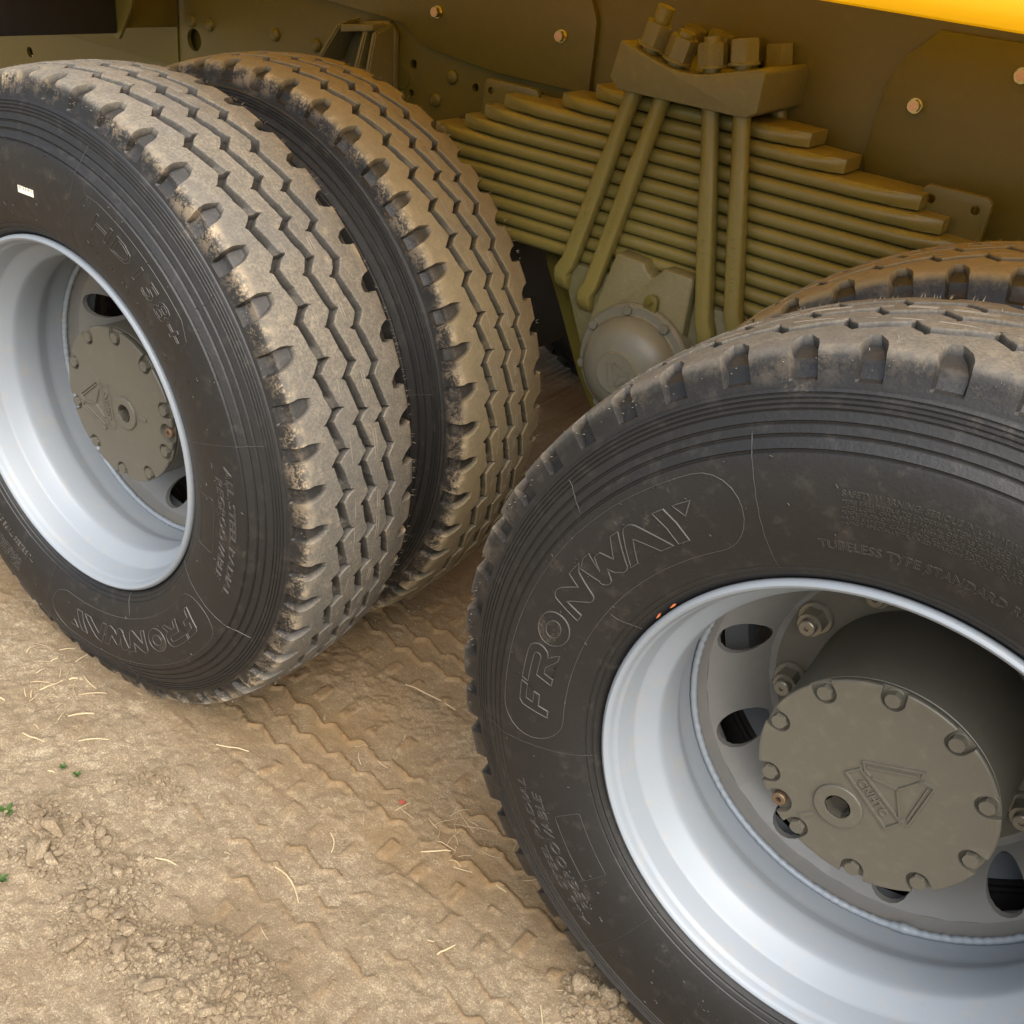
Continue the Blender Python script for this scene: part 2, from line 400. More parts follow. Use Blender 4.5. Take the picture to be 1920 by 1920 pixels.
def tyre_mesh():
    phi = [0, .3, .8, 1.5, 2.2, 2.7, 3.0, 4.2, 5.4, 5.7, 6.45]; NC = len(phi)
    nearf = [0, 1, 1, 1, 1, 1, 0, 0, 0, 0, 0]; farf = [0, 0, 0, 0, 0, 0, 1, 1, 1, 0, 0]; farf[5] = 0
    pl = [6.8, 6.7, 6.4, 7.6, 8.1, 8.0, 6.8, 7.6, 8.1, 7.3, 7.2, 6.6]      # measured, counter-clockwise from 2.4 deg
    rest = 50-len(pl); base = [6.7, 7.3, 7.9, 7.1, 6.9, 7.6]
    ex = [base[i % 6] for i in range(rest)]; k = (360-sum(pl))/sum(ex); pl = pl+[e*k for e in ex]
    a0 = 2.4-2.6; st = [a0]
    for q in pl[:-1]: st.append(st[-1]+q)
    rows = []          # each: function(phi index, phi value) -> (dphi, y, r, tread, shoulder)
    # near sidewall with its moulded rings
    def ringpts():
        out = []; grooves = [(.3105, .0016, .0012), (.3175, .0014, .0010), (.4396, .0021, .0024), (.4524, .0019, .0022), (.4632, .0019, .0022), (.4745, .0012, .0016),
                             (.4794, .0012, .0016), (.4841, .0012, .0016), (.4885, .0012, .0016)]
        rs = [r for r in np.concatenate([np.linspace(.296, .325, 9), np.linspace(.331, .436, 17), [.4455, .4575, .4685, .4715, .4768, .4816, .4863, .4912]])]
        for g, w, d in grooves: rs = [r for r in rs if abs(r-g) > w*1.2]
        pts = [(r, float(side_y(r))) for r in rs]
        for g, w, d in grooves:
            pts += [(g-w, float(side_y(g-w))), (g-w*.35, float(side_y(g))+d), (g+w*.35, float(side_y(g))+d), (g+w, float(side_y(g+w)))]
        pts.sort(); return pts
    pts = ringpts()
    for r, y in pts: rows.append(('s', y, r, 0, 0))
    rows += [('s', .0092, .4925, 0, 0), ('s', .0112, .4935, 0, .0), ('s', .0128, .4985, 0, .15)]
    nn = [  # y, r, notch depth, direction (dy, dr), lower shift, upper shift, tread, shoulder
        (.0138, .5008, .0060, (.9, -.1), 0, 0, 0, .25), (.0168, .5125, .0100, (.85, -.5), 0, 0, 0, .55), (.0192, .5200, .0115, (.7, -.7), .05, .05, .15, .9),
        (.0218, .5248, .0125, (.5, -.85), .1, .1, .75, 1.0), (.0260, tread_r(.026)-.0002, .0125, (.2, -1), .15, .15, 1, .8), (.033, None, .0115, (0, -1), .35, .3, 1, .2),
        (.0420, None, .0105, (0, -1), .75, .2, 1, 0), (.0495, None, .0085, (0, -1), 1.45, 0, 1, 0), (.0530, None, .0, (0, -1), 1.75, -.1, 1, 0), (.061, None, 0, (0, -1), .2, 0, 1, 0)]
    for y, r, d, dr, lo, hi, t, sh in nn: rows.append(('n', y, r or tread_r(y), d, dr, lo, hi, t, sh))
    for gi, (c, shf) in enumerate(((.0825, 0.), (.1318, -1.5), (.1785, -2.6))):
        if gi: rows.append(('z', c-.0235, 0, shf+.6, 1))
        for off, d in ((-.0094, 0), (-.0085, .0007), (-.0080, .0028), (-.0064, .0125), (.0042, .0138), (.0074, .0030), (.0081, .0007), (.0092, 0)): rows.append(('z', c+off, d, shf, 1, gi))
    for y, r, d, dr, lo, hi, t, sh in nn[::-1]: rows.append(('f', TW-y, r or tread_r(y), d, (-dr[0], dr[1]), lo, hi, t, sh))
    for r, y in ((.4985, .0128), (.4925, .0092), (.48, .0045), (.46, -.004), (.4396, -.015), (.42, -.0195), (.40, -.0215), (.375, -.0205), (.35, -.0165), (.32, -.006), (.306, .003), (.296, .016)):
        rows.append(('s', TW-y, r, 0, 0))
    NR = len(rows); N = NC*50; ph = np.array(phi); V = np.zeros((N, NR, 3)); TR = np.zeros((N, NR)); SH = np.zeros((N, NR))
    NF = np.array(nearf); FF = np.array(farf); jit = rng.normal(0, .00055, (50, NC, 6))
    for k in range(50):
        s = pl[k]/7.2
        for ri, q in enumerate(rows):
            p_ = ph.copy(); typ = q[0]
            if typ == 's':
                y = np.full(NC, q[1]); r = np.full(NC, q[2]); t = np.full(NC, q[3]); sh = np.full(NC, q[4])
            elif typ in 'nf':
                _, y0, r0, d, dr, lo, hi, t0, sh0 = q
                if typ == 'n': a, b, fac = 0., 3.0, NF
                else: a, b, fac = 2.7, 5.7, FF
                w = np.clip((ph-a)/(b-a), 0, 1); ins = (ph >= a-1e-6) & (ph <= b+1e-6)
                p_ = np.where(ins, ph+(lo*(1-w)+hi*w if typ == 'n' else -(hi*(1-w)+lo*w)), ph)
                if typ == 'n' and lo > .3: p_[-1] = min(p_[-1], 7.0)
                y = y0+fac*d*dr[0]; r = r0+fac*d*dr[1]; t = t0*(1-fac*(.93 if d > 0 else 0)); sh = sh0*(1-fac*.7)
                if typ == 'f': p_ = p_-3.2
            else:
                y = q[1]+.008*zig(ph/7.2)*q[4]; d = q[2]; p_ = p_+q[3]
                if len(q) > 5:
                    if q[1] < (.0825, .1318, .1785)[q[5]]: y[8] -= (.0015, .0030, .0055)[q[5]]; p_[7] += .75
                    else: y[0] += (.0050, .0030, .0015)[q[5]]
                if len(q) > 5: y = y+jit[k, :, q[5]*2+(0 if q[1] < (.0825, .1318, .1785)[q[5]] else 1)]
                dd = np.full(NC, d, float)
                if len(q) > 5 and q[5] == 0 and d > .005: dd[1:4] = .0065
                r = np.array([tread_r(a) for a in y])-dd; t = np.where(dd > .002, np.where(dd < .004, .42, np.where(dd < .01, .4, .10)), np.where(dd > 0, 1.25, 1.0)); sh = np.zeros(NC)
            th = np.radians(st[k]+s*p_)
            sl_ = slice(k*NC, (k+1)*NC)
            V[sl_, ri] = np.stack([r*np.cos(th), y, r*np.sin(th)], 1); TR[sl_, ri] = t; SH[sl_, ri] = sh
    id_ = np.arange(N*NR).reshape(N, NR); nx = np.roll(id_, -1, 0)
    F = np.stack([id_[:, :-1], nx[:, :-1], nx[:, 1:], id_[:, 1:]], -1).reshape(-1, 4)
    me = bpy.data.meshes.new('tyre'); me.from_pydata(V.reshape(-1, 3).tolist(), [], F.tolist()); me.update()
    for nm, A_ in (('tread', TR), ('shoulder', SH)):
        a = me.attributes.new(nm, 'FLOAT', 'POINT'); a.data.foreach_set('value', A_.ravel().astype(np.float32))
    fin(me, MAT['rubber'], 28); return me
TYRE = tyre_mesh()

# --- raised sidewall lettering, wrapped on the sidewall of a tyre
def wrap(x, y, hgt, th0, r0):
    """x along the arc (clockwise), y outwards, hgt above the rubber; th0 deg at x = 0"""
    r = r0+y; th = R(th0)-x/.385*1.0 if False else R(th0)-x/r0
    return (r*math.cos(th), float(side_y(r))-hgt, r*math.sin(th))
LV, LF, SLABF, TEXTF = [], [], [], []; CUR = [0]
def add_text(txt, th0, th1, r0, h, shear=0.0, hgt=.0007, outline=True):
    cu = bpy.data.curves.new('t', 'FONT'); cu.body = txt; cu.size = 1; cu.shear = shear; cu.resolution_u = 2; cu.extrude = 0; cu.fill_mode = 'NONE' if outline else 'BOTH'
    o = bpy.data.objects.new('t', cu); C.objects.link(o); dg = bpy.context.evaluated_depsgraph_get(); dg.update()
    me = bpy.data.meshes.new_from_object(o.evaluated_get(dg)); bpy.data.objects.remove(o)
    co = np.array([q.co[:] for q in me.vertices]); x0, x1 = co[:, 0].min(), co[:, 0].max(); H = .73
    arc = R(th0-th1)*r0
    P = [((q[0]-x0)/(x1-x0)*arc, q[1]/H*h) for q in co]
    if outline:
        for e in me.edges: ridge([P[e.vertices[0]], P[e.vertices[1]]], th0, r0, min(.0006, h*.03+.00016), hgt)
    else:
        b = len(LV); LV.extend(wrap(x, y, hgt, th0, r0) for x, y in P); LF.extend(tuple(b+i for i in f.vertices) for f in me.polygons)
    bpy.data.meshes.remove(me)
def ridge(pts, th0, r0, w=.0008, hgt=.0008, closed=False, seg=.006):
    """a thin raised line through points"""
    q = []
    P = list(pts)+([pts[0]] if closed else [])
    for a, b in zip(P, P[1:]):
        n = max(1, int(math.hypot(b[0]-a[0], b[1]-a[1])/seg))
        q += [(a[0]+(b[0]-a[0])*i/n, a[1]+(b[1]-a[1])*i/n) for i in range(n)]
    q.append(P[-1]); b0 = len(LV); m = len(q)
    for i, (x, y) in enumerate(q):
        a, b = q[max(i-1, 0)], q[min(i+1, m-1)]
        if closed and i in (0, m-1): a, b = q[m-2], q[1]
        t = Vector((b[0]-a[0], b[1]-a[1])); t = t.normalized() if t.length > 0 else Vector((1, 0)); nx_, ny_ = -t.y*w, t.x*w
        for kx, hh in ((1, -.0004), (.35, hgt), (-.35, hgt), (-1, -.0004)): LV.append(wrap(x+nx_*kx, y+ny_*kx, hh, th0, r0))
    for i in range(m-1):
        for k in range(3):
            if CUR[0]: TEXTF.append(len(LF))
            LF.append((b0+i*4+k, b0+i*4+k+1, b0+i*4+4+k+1, b0+i*4+4+k))
def slab(poly, th0, r0, hgt=.0005):
    bm = bmesh.new(); vs_ = [bm.verts.new((x, y, 0)) for x, y in poly]; bm.faces.new(vs_)
    bmesh.ops.triangulate(bm, faces=bm.faces)
    for _ in range(2): bmesh.ops.subdivide_edges(bm, edges=[e for e in bm.edges if e.calc_length() > .008], cuts=1); bmesh.ops.triangulate(bm, faces=bm.faces)
    SLABF.extend(range(len(LF), len(LF)+len(bm.faces))); b = len(LV); bm.verts.index_update(); LV.extend(wrap(v.co.x, v.co.y, hgt, th0, r0) for v in bm.verts); LF.extend(tuple(b+v.index for v in f.verts) for f in bm.faces); bm.free()
def arcp(cx, cy, rx, ry, a0, a1, n=10): return [(cx+rx*math.cos(R(a0+(a1-a0)*i/n)), cy+ry*math.sin(R(a0+(a1-a0)*i/n))) for i in range(n+1)]
def letter(poly, hole=None):
    m = lambda q: [(x/1000, y/1000) for x, y in q]
    slab(m(poly), 186.4, .364, .0007); ridge(m(poly), 186.4, .364, .0008, .0015, True, .004)
    if hole: ridge(m(hole), 186.4, .364, .0008, .0015, True, .003)
# FRONWAY, drawn in millimetres
letter([(0, 0), (10, 0), (13, 13), (29, 13), (31, 21), (15, 21), (18, 31), (36, 31), (38, 40), (12, 40), (7, 35)])
letter([(50, 0), (60, 0), (63, 12), (72, 12), (88, 0), (98, 0), (86, 13)]+arcp(84, 26, 14, 14, -60, 90, 8)+[(43, 40), (41, 31), (80, 31)]+arcp(81, 26, 5, 5, 90, -90, 6)+[(56, 21)])
letter(arcp(128, 19.5, 23, 20.5, 0, 350, 26), arcp(128, 19.5, 12, 9.5, 0, 350, 18))
letter([(160, 0), (170, 0), (173, 23), (191, 4)]+arcp(198, 8, 8, 8, 220, 320, 5)+[(214, 33), (222, 40), (203, 40), (199, 22), (182, 37)]+arcp(174, 31, 9, 9, 50, 150, 6))
letter([(230, 40), (219, 34)]+[(226, 9)]+arcp(234, 9, 9, 9, 190, 300, 6)+[(246, 14), (250, 6)]+arcp(262, 9, 9, 9, 220, 320, 5)+[(286, 40), (275, 40), (261, 18), (252, 33), (243, 33), (236, 17), (240, 40)])
letter([(272, 0), (283, 0), (297, 25), (318, 0), (335, 0), (308, 36)]+arcp(299, 31, 10, 9.5, 40, 140, 6))
letter([(332, 40), (345, 40), (352, 22), (356, 0), (342, 0), (339, 20)])
letter([(356, 40), (376, 40), (365, 26)])
cap = arcp(.0, .0225, .036, .0425, 270, 90, 12)+[(.40*i/16, .065) for i in range(1, 16)]+arcp(.385, .0225, .040, .0425, 90, -90, 12)+[(.385-.385*i/16, -.020) for i in range(1, 16)]
_ = [(-.030, .018)]+[(-.02+.41*i/14, .065-.004*math.sin(i/14*3.1)) for i in range(15)]+[(.405, .058), (.42, .03), (.415, .0), (.395, -.018)]+[(.38-.41*i/14, -.020) for i in range(15)]
ridge(cap, 186.4, .364, .0005, .0006, True)
def scribble(th0, th1, r0, h):
    arc = R(th0-th1)*r0; x = 0
    while x < arc:
        if random.random() < .14: x += h*.8; continue
        for _ in range(random.choice((1, 2, 2, 3))):
            a = (x+random.uniform(0, .5)*h, random.choice((0, .5, 1))*h); b = (x+random.uniform(.1, .6)*h, random.choice((0, .5, 1))*h)
            if a[1] != b[1] or abs(a[0]-b[0]) > .2*h: ridge([a, b], th0, r0, h*.05+.00012, .0006)
        x += h*.85
CUR[0] = 1
add_text('ALL STEEL RADIAL', 233.0, 202.0, .4095, .0120, .25, .0008)
add_text('REGROOVABLE', 230.3, 204.6, .3885, .0135, .25, .0008)
ridge([(0, 0), (.088, 0), (.0895, .004), (.086, .034), (.083, .036), (.001, .036), (-.001, .033)], 224.1, .339, .0005, .0006, True)
add_text('TUBELESS TYPE STANDARD RIM', 108.7, 76.2, .3446, .0100, 0, .0007)
for i, t in enumerate(('SAFETY WARNING: SERIOUS INJURY MAY RESULT FROM:', '*TIRE FAILURE DUE TO UNDERINFLATION/OVERLOADING/DAMAGE', '--FOLLOW OWNERS MANUAL OR TIRE PLACARD IN VEHICLE', '*EXPLOSION OF TIRE/RIM ASSEMBLY DUE TO IMPROPER MOUNTING',
                       '--USE SAFETY CAGE AND CLIP-ON EXTENSION AIR HOSE', '--ONLY SPECIALLY TRAINED PERSONS SHOULD MOUNT TIRES')):
    add_text(t, 104.9, 104.9-(30 if i == 0 else 27), .4015-(.0068 if i else 0)-.0052*max(i-1, 0), .0060 if i == 0 else .0036, 0, .0007)
add_text('HD158+', 288.9, 258.2, .386, .0290, .12, .0009)
scribble(290.5, 256.2, .3535, .0055)
ridge([(-.01, .03), (.0, .047), (.02, .050), (.20, .050), (.225, .040), (.232, .02)], 292, .376, .0005, .0005)
scribble(62, 28, .375, .0065)
scribble(62, 30, .362, .0055)
ridge(arcp(.012, .006, .010, .007, 0, 345, 16), 20, .390, .0005, .0006, True); ridge(arcp(.012, .006, .0045, .0035, 0, 345, 10), 20, .390, .0005, .0006, True)
for th, r0, r1 in ((117, .315, .4563), (237.1, .31, .476), (194, .31, .4737), (155, .304, .340), (296, .31, .476), (20, .40, .476), (64, .31, .36), (335, .31, .45), (146, .445, .482), (262, .445, .482)):
    n = 14; wv = random.random()*6
    ridge([(.0016*math.sin(i*.35+wv)+.0003*math.sin(i*2.9), (r1-r0)*i/n) for i in range(n+1)], th, r0, .00038, .0005)
for _ in range(170):     # stubs of moulding vents on the sidewall
    th = random.uniform(0, 360); r0 = random.choice((.345, .362, .385, .408, .428, .4345, random.uniform(.33, .43))); a = random.uniform(0, 6.3); l_ = random.uniform(.0012, .0045)
    ridge([(0, 0), (l_*math.cos(a), l_*math.sin(a))], th, r0, .0005, .0012)
LETTERS = mesh('sidewall_lettering', LV, LF, MAT['scuff'], 30); LETTERS.materials.append(MAT['rubber'])
LETTERS.materials.append(MAT['scuff2'])
for i in TEXTF: LETTERS.polygons[i].material_index = 2
for i in SLABF: LETTERS.polygons[i].material_index = 1
# rubber hairs left by the mould on the tread
HV, HF = [], []
def hair(p0, d, l_, w=.00055):
    d = Vector(d).normalized(); n = d.orthogonal().normalized(); b = d.cross(n); o = len(HV); P0 = Vector(p0)
    for j in range(3): a = j*2.094; HV.append(P0+(n*math.cos(a)+b*math.sin(a))*w)
    HV.append(P0+d*l_); HF.extend([(o, o+1, o+3), (o+1, o+2, o+3), (o+2, o, o+3)])
for yy, rr_ in ((.1505, .0006), (.1555, .0006), (.103, .0005)):     # mould seams round the tread
    b0 = len(HV); nn_ = 240
    for i in range(nn_):
        a = 2*math.pi*i/nn_; r = tread_r(yy); w_ = .0004
        HV.extend([Vector(((r-.0005)*math.cos(a), yy-w_, (r-.0005)*math.sin(a))), Vector(((r+rr_)*math.cos(a), yy+.0008*math.sin(i*.9), (r+rr_)*math.sin(a))), Vector(((r-.0005)*math.cos(a), yy+w_, (r-.0005)*math.sin(a)))])
    for i in range(nn_):
        if (i*7) % 10 < 3: continue
        j = (i+1) % nn_
        for k in range(2): HF.append((b0+i*3+k, b0+j*3+k, b0+j*3+k+1, b0+i*3+k+1))
for i in range(720):
    th = random.uniform(0, 2*math.pi); c, s = math.cos(th), math.sin(th)
    if i % 3 == 0: y = random.uniform(.02, .25); r = tread_r(y)-.0005; hair((r*c, y, r*s), (c+random.uniform(-.5, .5), random.uniform(-.5, .5), s+random.uniform(-.5, .5)), random.uniform(.002, .005))
    elif i % 3 == 1: hair((.5265*c, .2425, .5265*s), (c*.6+random.uniform(-.3, .3), .9, s*.6+random.uniform(-.3, .3)), random.uniform(.003, .009))
    else: r = random.uniform(.505, .522); hair((r*c, .0175, r*s), (c*.3, -1, s*.3), random.uniform(.0015, .004))
HAIRS = mesh('mould_hair', HV, HF, MAT['fluff'], None)

# --- rim and disc of the outer wheel
RIM_PROF = [(.016, .2950), (.009, .2992), (.004, .2996), (.0005, .2975), (-.0008, .2945), (.0005, .2915), (.004, .2895), (.0095, .2882), (.0125, .2872), (.0150, .2850), (.0180, .2838), (.0440, .2785), (.0465, .2776), (.0490, .2752), (.0600, .2655), (.0680, .2590),
            (.0705, .2574), (.0735, .2563), (.0800, .2553), (.1120, .2545), (.1180, .2550), (.1230, .2565), (.1380, .2640), (.1420, .2654), (.150, .2665), (.172, .2668), (.230, .2668), (.245, .2700), (.262, .2990),
            (.255, .3010), (.235, .2780), (.172, .2745), (.12, .262), (.08, .262), (.05, .286), (.02, .2925)]
def disc_y(r):   # depth of the wheel disc
    return float(np.interp(r, [.128, .188, .197, .205, .2155, .2265, .2375, .246, .2545, .2585], [.280, .280, .2745, .259, .2405, .2260, .2140, .2065, .2010, .197]))
def disc_mesh():
    V, F = [], []; NH = 10; n = 28; hr, hrad = .2265, .0255
    ids = {}
    def vid(th, r, dz=0.0):
        k = (round(th % (2*math.pi), 6) % 6.283185, round(r, 6), dz)
        if k not in ids: ids[k] = len(V); V.append((r*math.cos(th), disc_y(r)+dz, r*math.sin(th)))
        return ids[k]
    half = math.pi/NH; r0, r1 = .1975, .2545
    cs = [math.atan2(r1-hr, half*hr), math.atan2(r1-hr, -half*hr), math.atan2(r0-hr, -half*hr)+2*math.pi, math.atan2(r0-hr, half*hr)+2*math.pi]
    cs.append(cs[0]+2*math.pi); AN = [cs[q]+(cs[q+1]-cs[q])*j/7 for q in range(4) for j in range(7)]
    for h in range(NH):
        t0 = R(175)+h*2*math.pi/NH; rings = []
        for j in range(4):
            f = (0, .18, .5, 1)[j]; ring = []
            for i in range(n):
                a = AN[i]; ca, sa = math.cos(a), math.sin(a)
                hx, hy = hrad*ca, hrad*sa
                lx = half*hr if ca > 0 else -half*hr; ly = (r1-hr) if sa > 0 else (r0-hr)
                k = min(abs(lx/ca) if abs(ca) > 1e-9 else 9e9, abs(ly/sa) if abs(sa) > 1e-9 else 9e9)
                bx, by = k*ca, k*sa
                ring.append((t0+(hx+(bx-hx)*f)/hr, hr+hy+(by-hy)*f))
            rings.append(ring)
        b = len(V)
        for j, rg in enumerate(rings):
            for th, r in rg: V.append((r*math.cos(th), disc_y(r), r*math.sin(th)))
        for j in range(3):
            for i in range(n):
                F.append((b+j*n+i, b+j*n+(i+1) % n, b+(j+1)*n+(i+1) % n, b+(j+1)*n+i))
        # thickness seen in the hole
        c = len(V)
        for th, r in rings[0]:
            e = .0009; rr = hr+(r-hr)*1.05; tt = t0+(th-t0)*1.05; V.append((r*math.cos(th), disc_y(r)+.009, r*math.sin(th)))
        for i in range(n): F.append((b+i, c+i, c+(i+1) % n, b+(i+1) % n))
    # inner face, outer edge
    for prof in ([(disc_y(r), r) for r in (.128, .15, .18, .188, .193, .1977)], [(disc_y(.2543), .2543), (.1975, .2568), (.1900, .2592), (.1840, .2612), (.1790, .2630), (.1790, .2668)]):
        v, f = lathe(prof, 160); b = len(V); V.extend(v); F.extend(tuple(b+i for i in q) for q in f)
    return mesh('wheel_disc', V, F, MAT['discgrey'], 40)
RIM = lathe_mesh('rim', RIM_PROF, MAT['silver'], 192, True, 40)
DISC = disc_mesh()
# uneven weld bead between rim and disc
wv_, wf_ = [], []; n = 420; k = 7
for i in range(n):
    a = 2*math.pi*i/n; lap = math.exp(-(((a-R(290)+math.pi) % (2*math.pi)-math.pi)/.05)**2)
    w = .0052+.0009*math.sin(i*1.9)*random.random()+.0022*lap; rc = .2652-.0004*random.random(); yc = .1775-.0008*random.random()
    for j in range(k):
        b = 2*math.pi*j/k; r_ = rc-.6*w+w*math.cos(b)*.9; wv_.append((r_*math.cos(a), yc+w*math.sin(b), r_*math.sin(a)))
for i in range(n):
    for j in range(k): wf_.append((i*k+j, ((i+1) % n)*k+j, ((i+1) % n)*k+(j+1) % k, i*k+(j+1) % k))
WELD = mesh('weld_bead', wv_, wf_, MAT['silver'], 60)
NUT = hexmesh('wheel_nut', .0182, .020, MAT['nut'], .0235, .006, stud=.0112, studh=.011, dimple=True, thread=True)
INNER_RIM = lathe_mesh('rim', [(.262-y, r) for y, r in RIM_PROF], MAT['silver'], 96, True, 40)
TS, TL = {}, {}
def wheel(cx, yo, tyre_rot, let_rot, label, outer=True, nut0=158, disc=0):
    w = epart('wheel', (cx, yo, 0)); w['label'] = label
    t = ob('tyre', TYRE, w); t.rotation_euler.y = -R(tyre_rot); t.color = (1 if outer else .15, .2 if cx > 1 else 1, .72 if cx > 1 and outer else 1, 1)
    h = ob('mould_hair', HAIRS, w); h.rotation_euler.y = -R(tyre_rot*1.7); h['kind'] = 'stuff'
    l_ = ob('sidewall_lettering', LETTERS, w); l_.rotation_euler.y = -R(let_rot)
    if outer:
        ob('rim', RIM, w); dd_ = ob('wheel_disc', DISC, w); dd_.rotation_euler.y = -R(disc); ob('weld_bead', WELD, w)
        for i in range(10):
            a = R(nut0+36*i); ob('wheel_nut', NUT, w, mtx=at(.1675*math.cos(a), .2795, .1675*math.sin(a), random.random()*6))
    else:
        ob('rim', INNER_RIM, w); d = ob('wheel_disc', DISC, w); d.location.y = .22; d.scale.y = -1; d.rotation_euler.y = R(18)
    return w
DUAL = .352
wA = wheel(0, YA, 0, -220.4, 'outer wheel of the rear axle, its tread turned to the viewer', nut0=150, disc=-17)
wB = wheel(LB, 0, 105.25-(45.9+0.4), 0, 'outer wheel of the front tandem axle, sidewall reading in full')
wA2 = wheel(0, YA+DUAL, 33.3, 77, 'inner wheel of the rear axle, ochre from dust and painted yellow light', False)
wB2 = wheel(LB, DUAL, 61, 141, 'inner wheel of the front tandem axle, only its crown showing', False)

# --- hubs
def drum_mesh(): return lathe_mesh('hub_drum', [(.1105, .100), (.1105, .1285), (.114, .1335), (.20, .1345), (.262, .137), (.2785, .137), (.2785, .19), (.30, .1905), (.305, .18), (.305, .05)], MAT['hub'], 96, ang=30)
BR = .1235
def cover_mesh(b0, socket, plug):
    n = 120; prof = [(.1115, .0), (.1115, .1335), (.1020, .1370), (.0990, .1366), (.0978, .1352), (.0975, .132), (.0975, 0)]
    me = lathe_mesh('hub_cover', prof, None, n, ang=None)
    cut = []
    def pocket(a, r0, rad, depth, wide=1.0):
        bm = bmesh.new(); vsr = []
        pts = [(rad*math.cos(R(q)), rad*math.sin(R(q))) for q in range(90, 271, 15)]
        pts += [(.02, -rad*wide*1.0), (.02, rad*wide*1.0)]
        c, s = math.cos(a), math.sin(a); f0 = []; f1 = []
        for px_, pz_ in pts:
            x = (r0+px_)*c-pz_*s; z = (r0+px_)*s+pz_*c
            f0.append(bm.verts.new((x, .09, z))); f1.append(bm.verts.new((x, .0975+depth, z)))
        bm.faces.new(f0); bm.faces.new(f1[::-1])
        for i in range(len(pts)): j = (i+1) % len(pts); bm.faces.new((f0[i], f1[i], f1[j], f0[j]))
        bmesh.ops.recalc_face_normals(bm, faces=bm.faces); m = bpy.data.meshes.new('c'); bm.to_mesh(m); bm.free(); return m
    for i in range(10): cut.append(pocket(R(b0+36*i), BR, .0138, .0078))
    cut.append(pocket(R(socket), .124, .0165, .0095, .8))
    cy_ = lathe_mesh('c', [(.09, 0), (.09, .0152), (.1085, .0152), (.1085, 0)], None, 32, ang=None); cy_.transform(Matrix.Translation((plug[0], 0, plug[1]))); cut.append(cy_)
    out = boolean(me, cut, .0011, 2, 'hub_cover'); fin(out, MAT['hub'], 35); return flat(out)
BOLT = hexmesh('cover_bolt', .0096, .0088, MAT['hub'], .0115, .0014)
def ridge3(name, lines, mat, y, w=.0019, h=.0024, xf=None):
    """raised lines on a flat face looking to -y; lines of (x, z) points"""
    V, F = [], []
    for pts in lines:
        closed = len(pts) > 2 and pts[0] == pts[-1]
        P = [Vector(xf(q) if xf else q) for q in pts]; b0 = len(V); m = len(P)
        for i, q in enumerate(P):
            if closed: a, b = P[i-1 if i else m-2], P[i+1 if i < m-1 else 1]
            else: a, b = P[max(i-1, 0)], P[min(i+1, m-1)]
            d1 = (q-a).normalized() if (q-a).length > 1e-9 else (b-q).normalized(); d2 = (b-q).normalized() if (b-q).length > 1e-9 else d1
            t = (d1+d2); t = t.normalized() if t.length > 1e-6 else d1; nrm = Vector((-t.y, t.x)); sc = 1/max(.45, nrm.dot(Vector((-d1.y, d1.x))))
            for kx, hh in ((1, -.0006), (.55, h), (-.55, h), (-1, -.0006)): e = q+nrm*w*kx*sc; V.append((e.x, y-hh, e.y))
        for i in range(m-1):
            for k in range(3): F.append((b0+i*4+k, b0+i*4+4+k, b0+i*4+5+k, b0+i*4+k+1))
        if not closed:
            F.append((b0, b0+1, b0+2, b0+3)); F.append((b0+m*4-1, b0+m*4-2, b0+m*4-3, b0+m*4-4))
    return mesh(name, V, F, mat, 30)
EMB = [[(-.0064, .0164), (-.0125, .0195), (-.0179, .0306), (.0437, .0543), (.0444, .0460)], [(.0427, .0400), (.0480, .0425), (.0597, .0412), (.0499, -.0223), (.0440, -.0245), (.0405, -.0175)],
       [(.0256, .0163), (-.0030, .0150)], [(.0256, .0163), (.0440, .0400)], [(.0256, .0163), (.0395, -.0200)], [(-.0130, .0255), (.0390, .0455)], [(.0540, .0375), (.0470, -.0150)],
       [(-.0315, .005), (-.0187, .0192), (.0421, -.0238), (.029, -.0419), (-.0315, .005)]]
def text_flat(name, txt, o, ex, ez, h, mat, y, hgt):
    """raised text on a face looking to -y; ex, ez = unit vectors (x, z) of reading and up direction"""
    cu = bpy.data.curves.new('t', 'FONT'); cu.body = txt; cu.size = h/.73; cu.extrude = hgt/2; cu.bevel_depth = hgt*.15; cu.resolution_u = 3; cu.align_x = 'CENTER'; cu.offset = h*.015
    q = bpy.data.objects.new('t', cu); C.objects.link(q); dg = bpy.context.evaluated_depsgraph_get(); dg.update()
    me = bpy.data.meshes.new_from_object(q.evaluated_get(dg)); bpy.data.objects.remove(q); me.name = name
    for v in me.vertices:
        a, b, c = v.co; v.co = (o[0]+ex[0]*a+ez[0]*b, y-c-hgt/2+.0003, o[1]+ex[1]*a+ez[1]*b)
    fin(me, mat, 30); return me
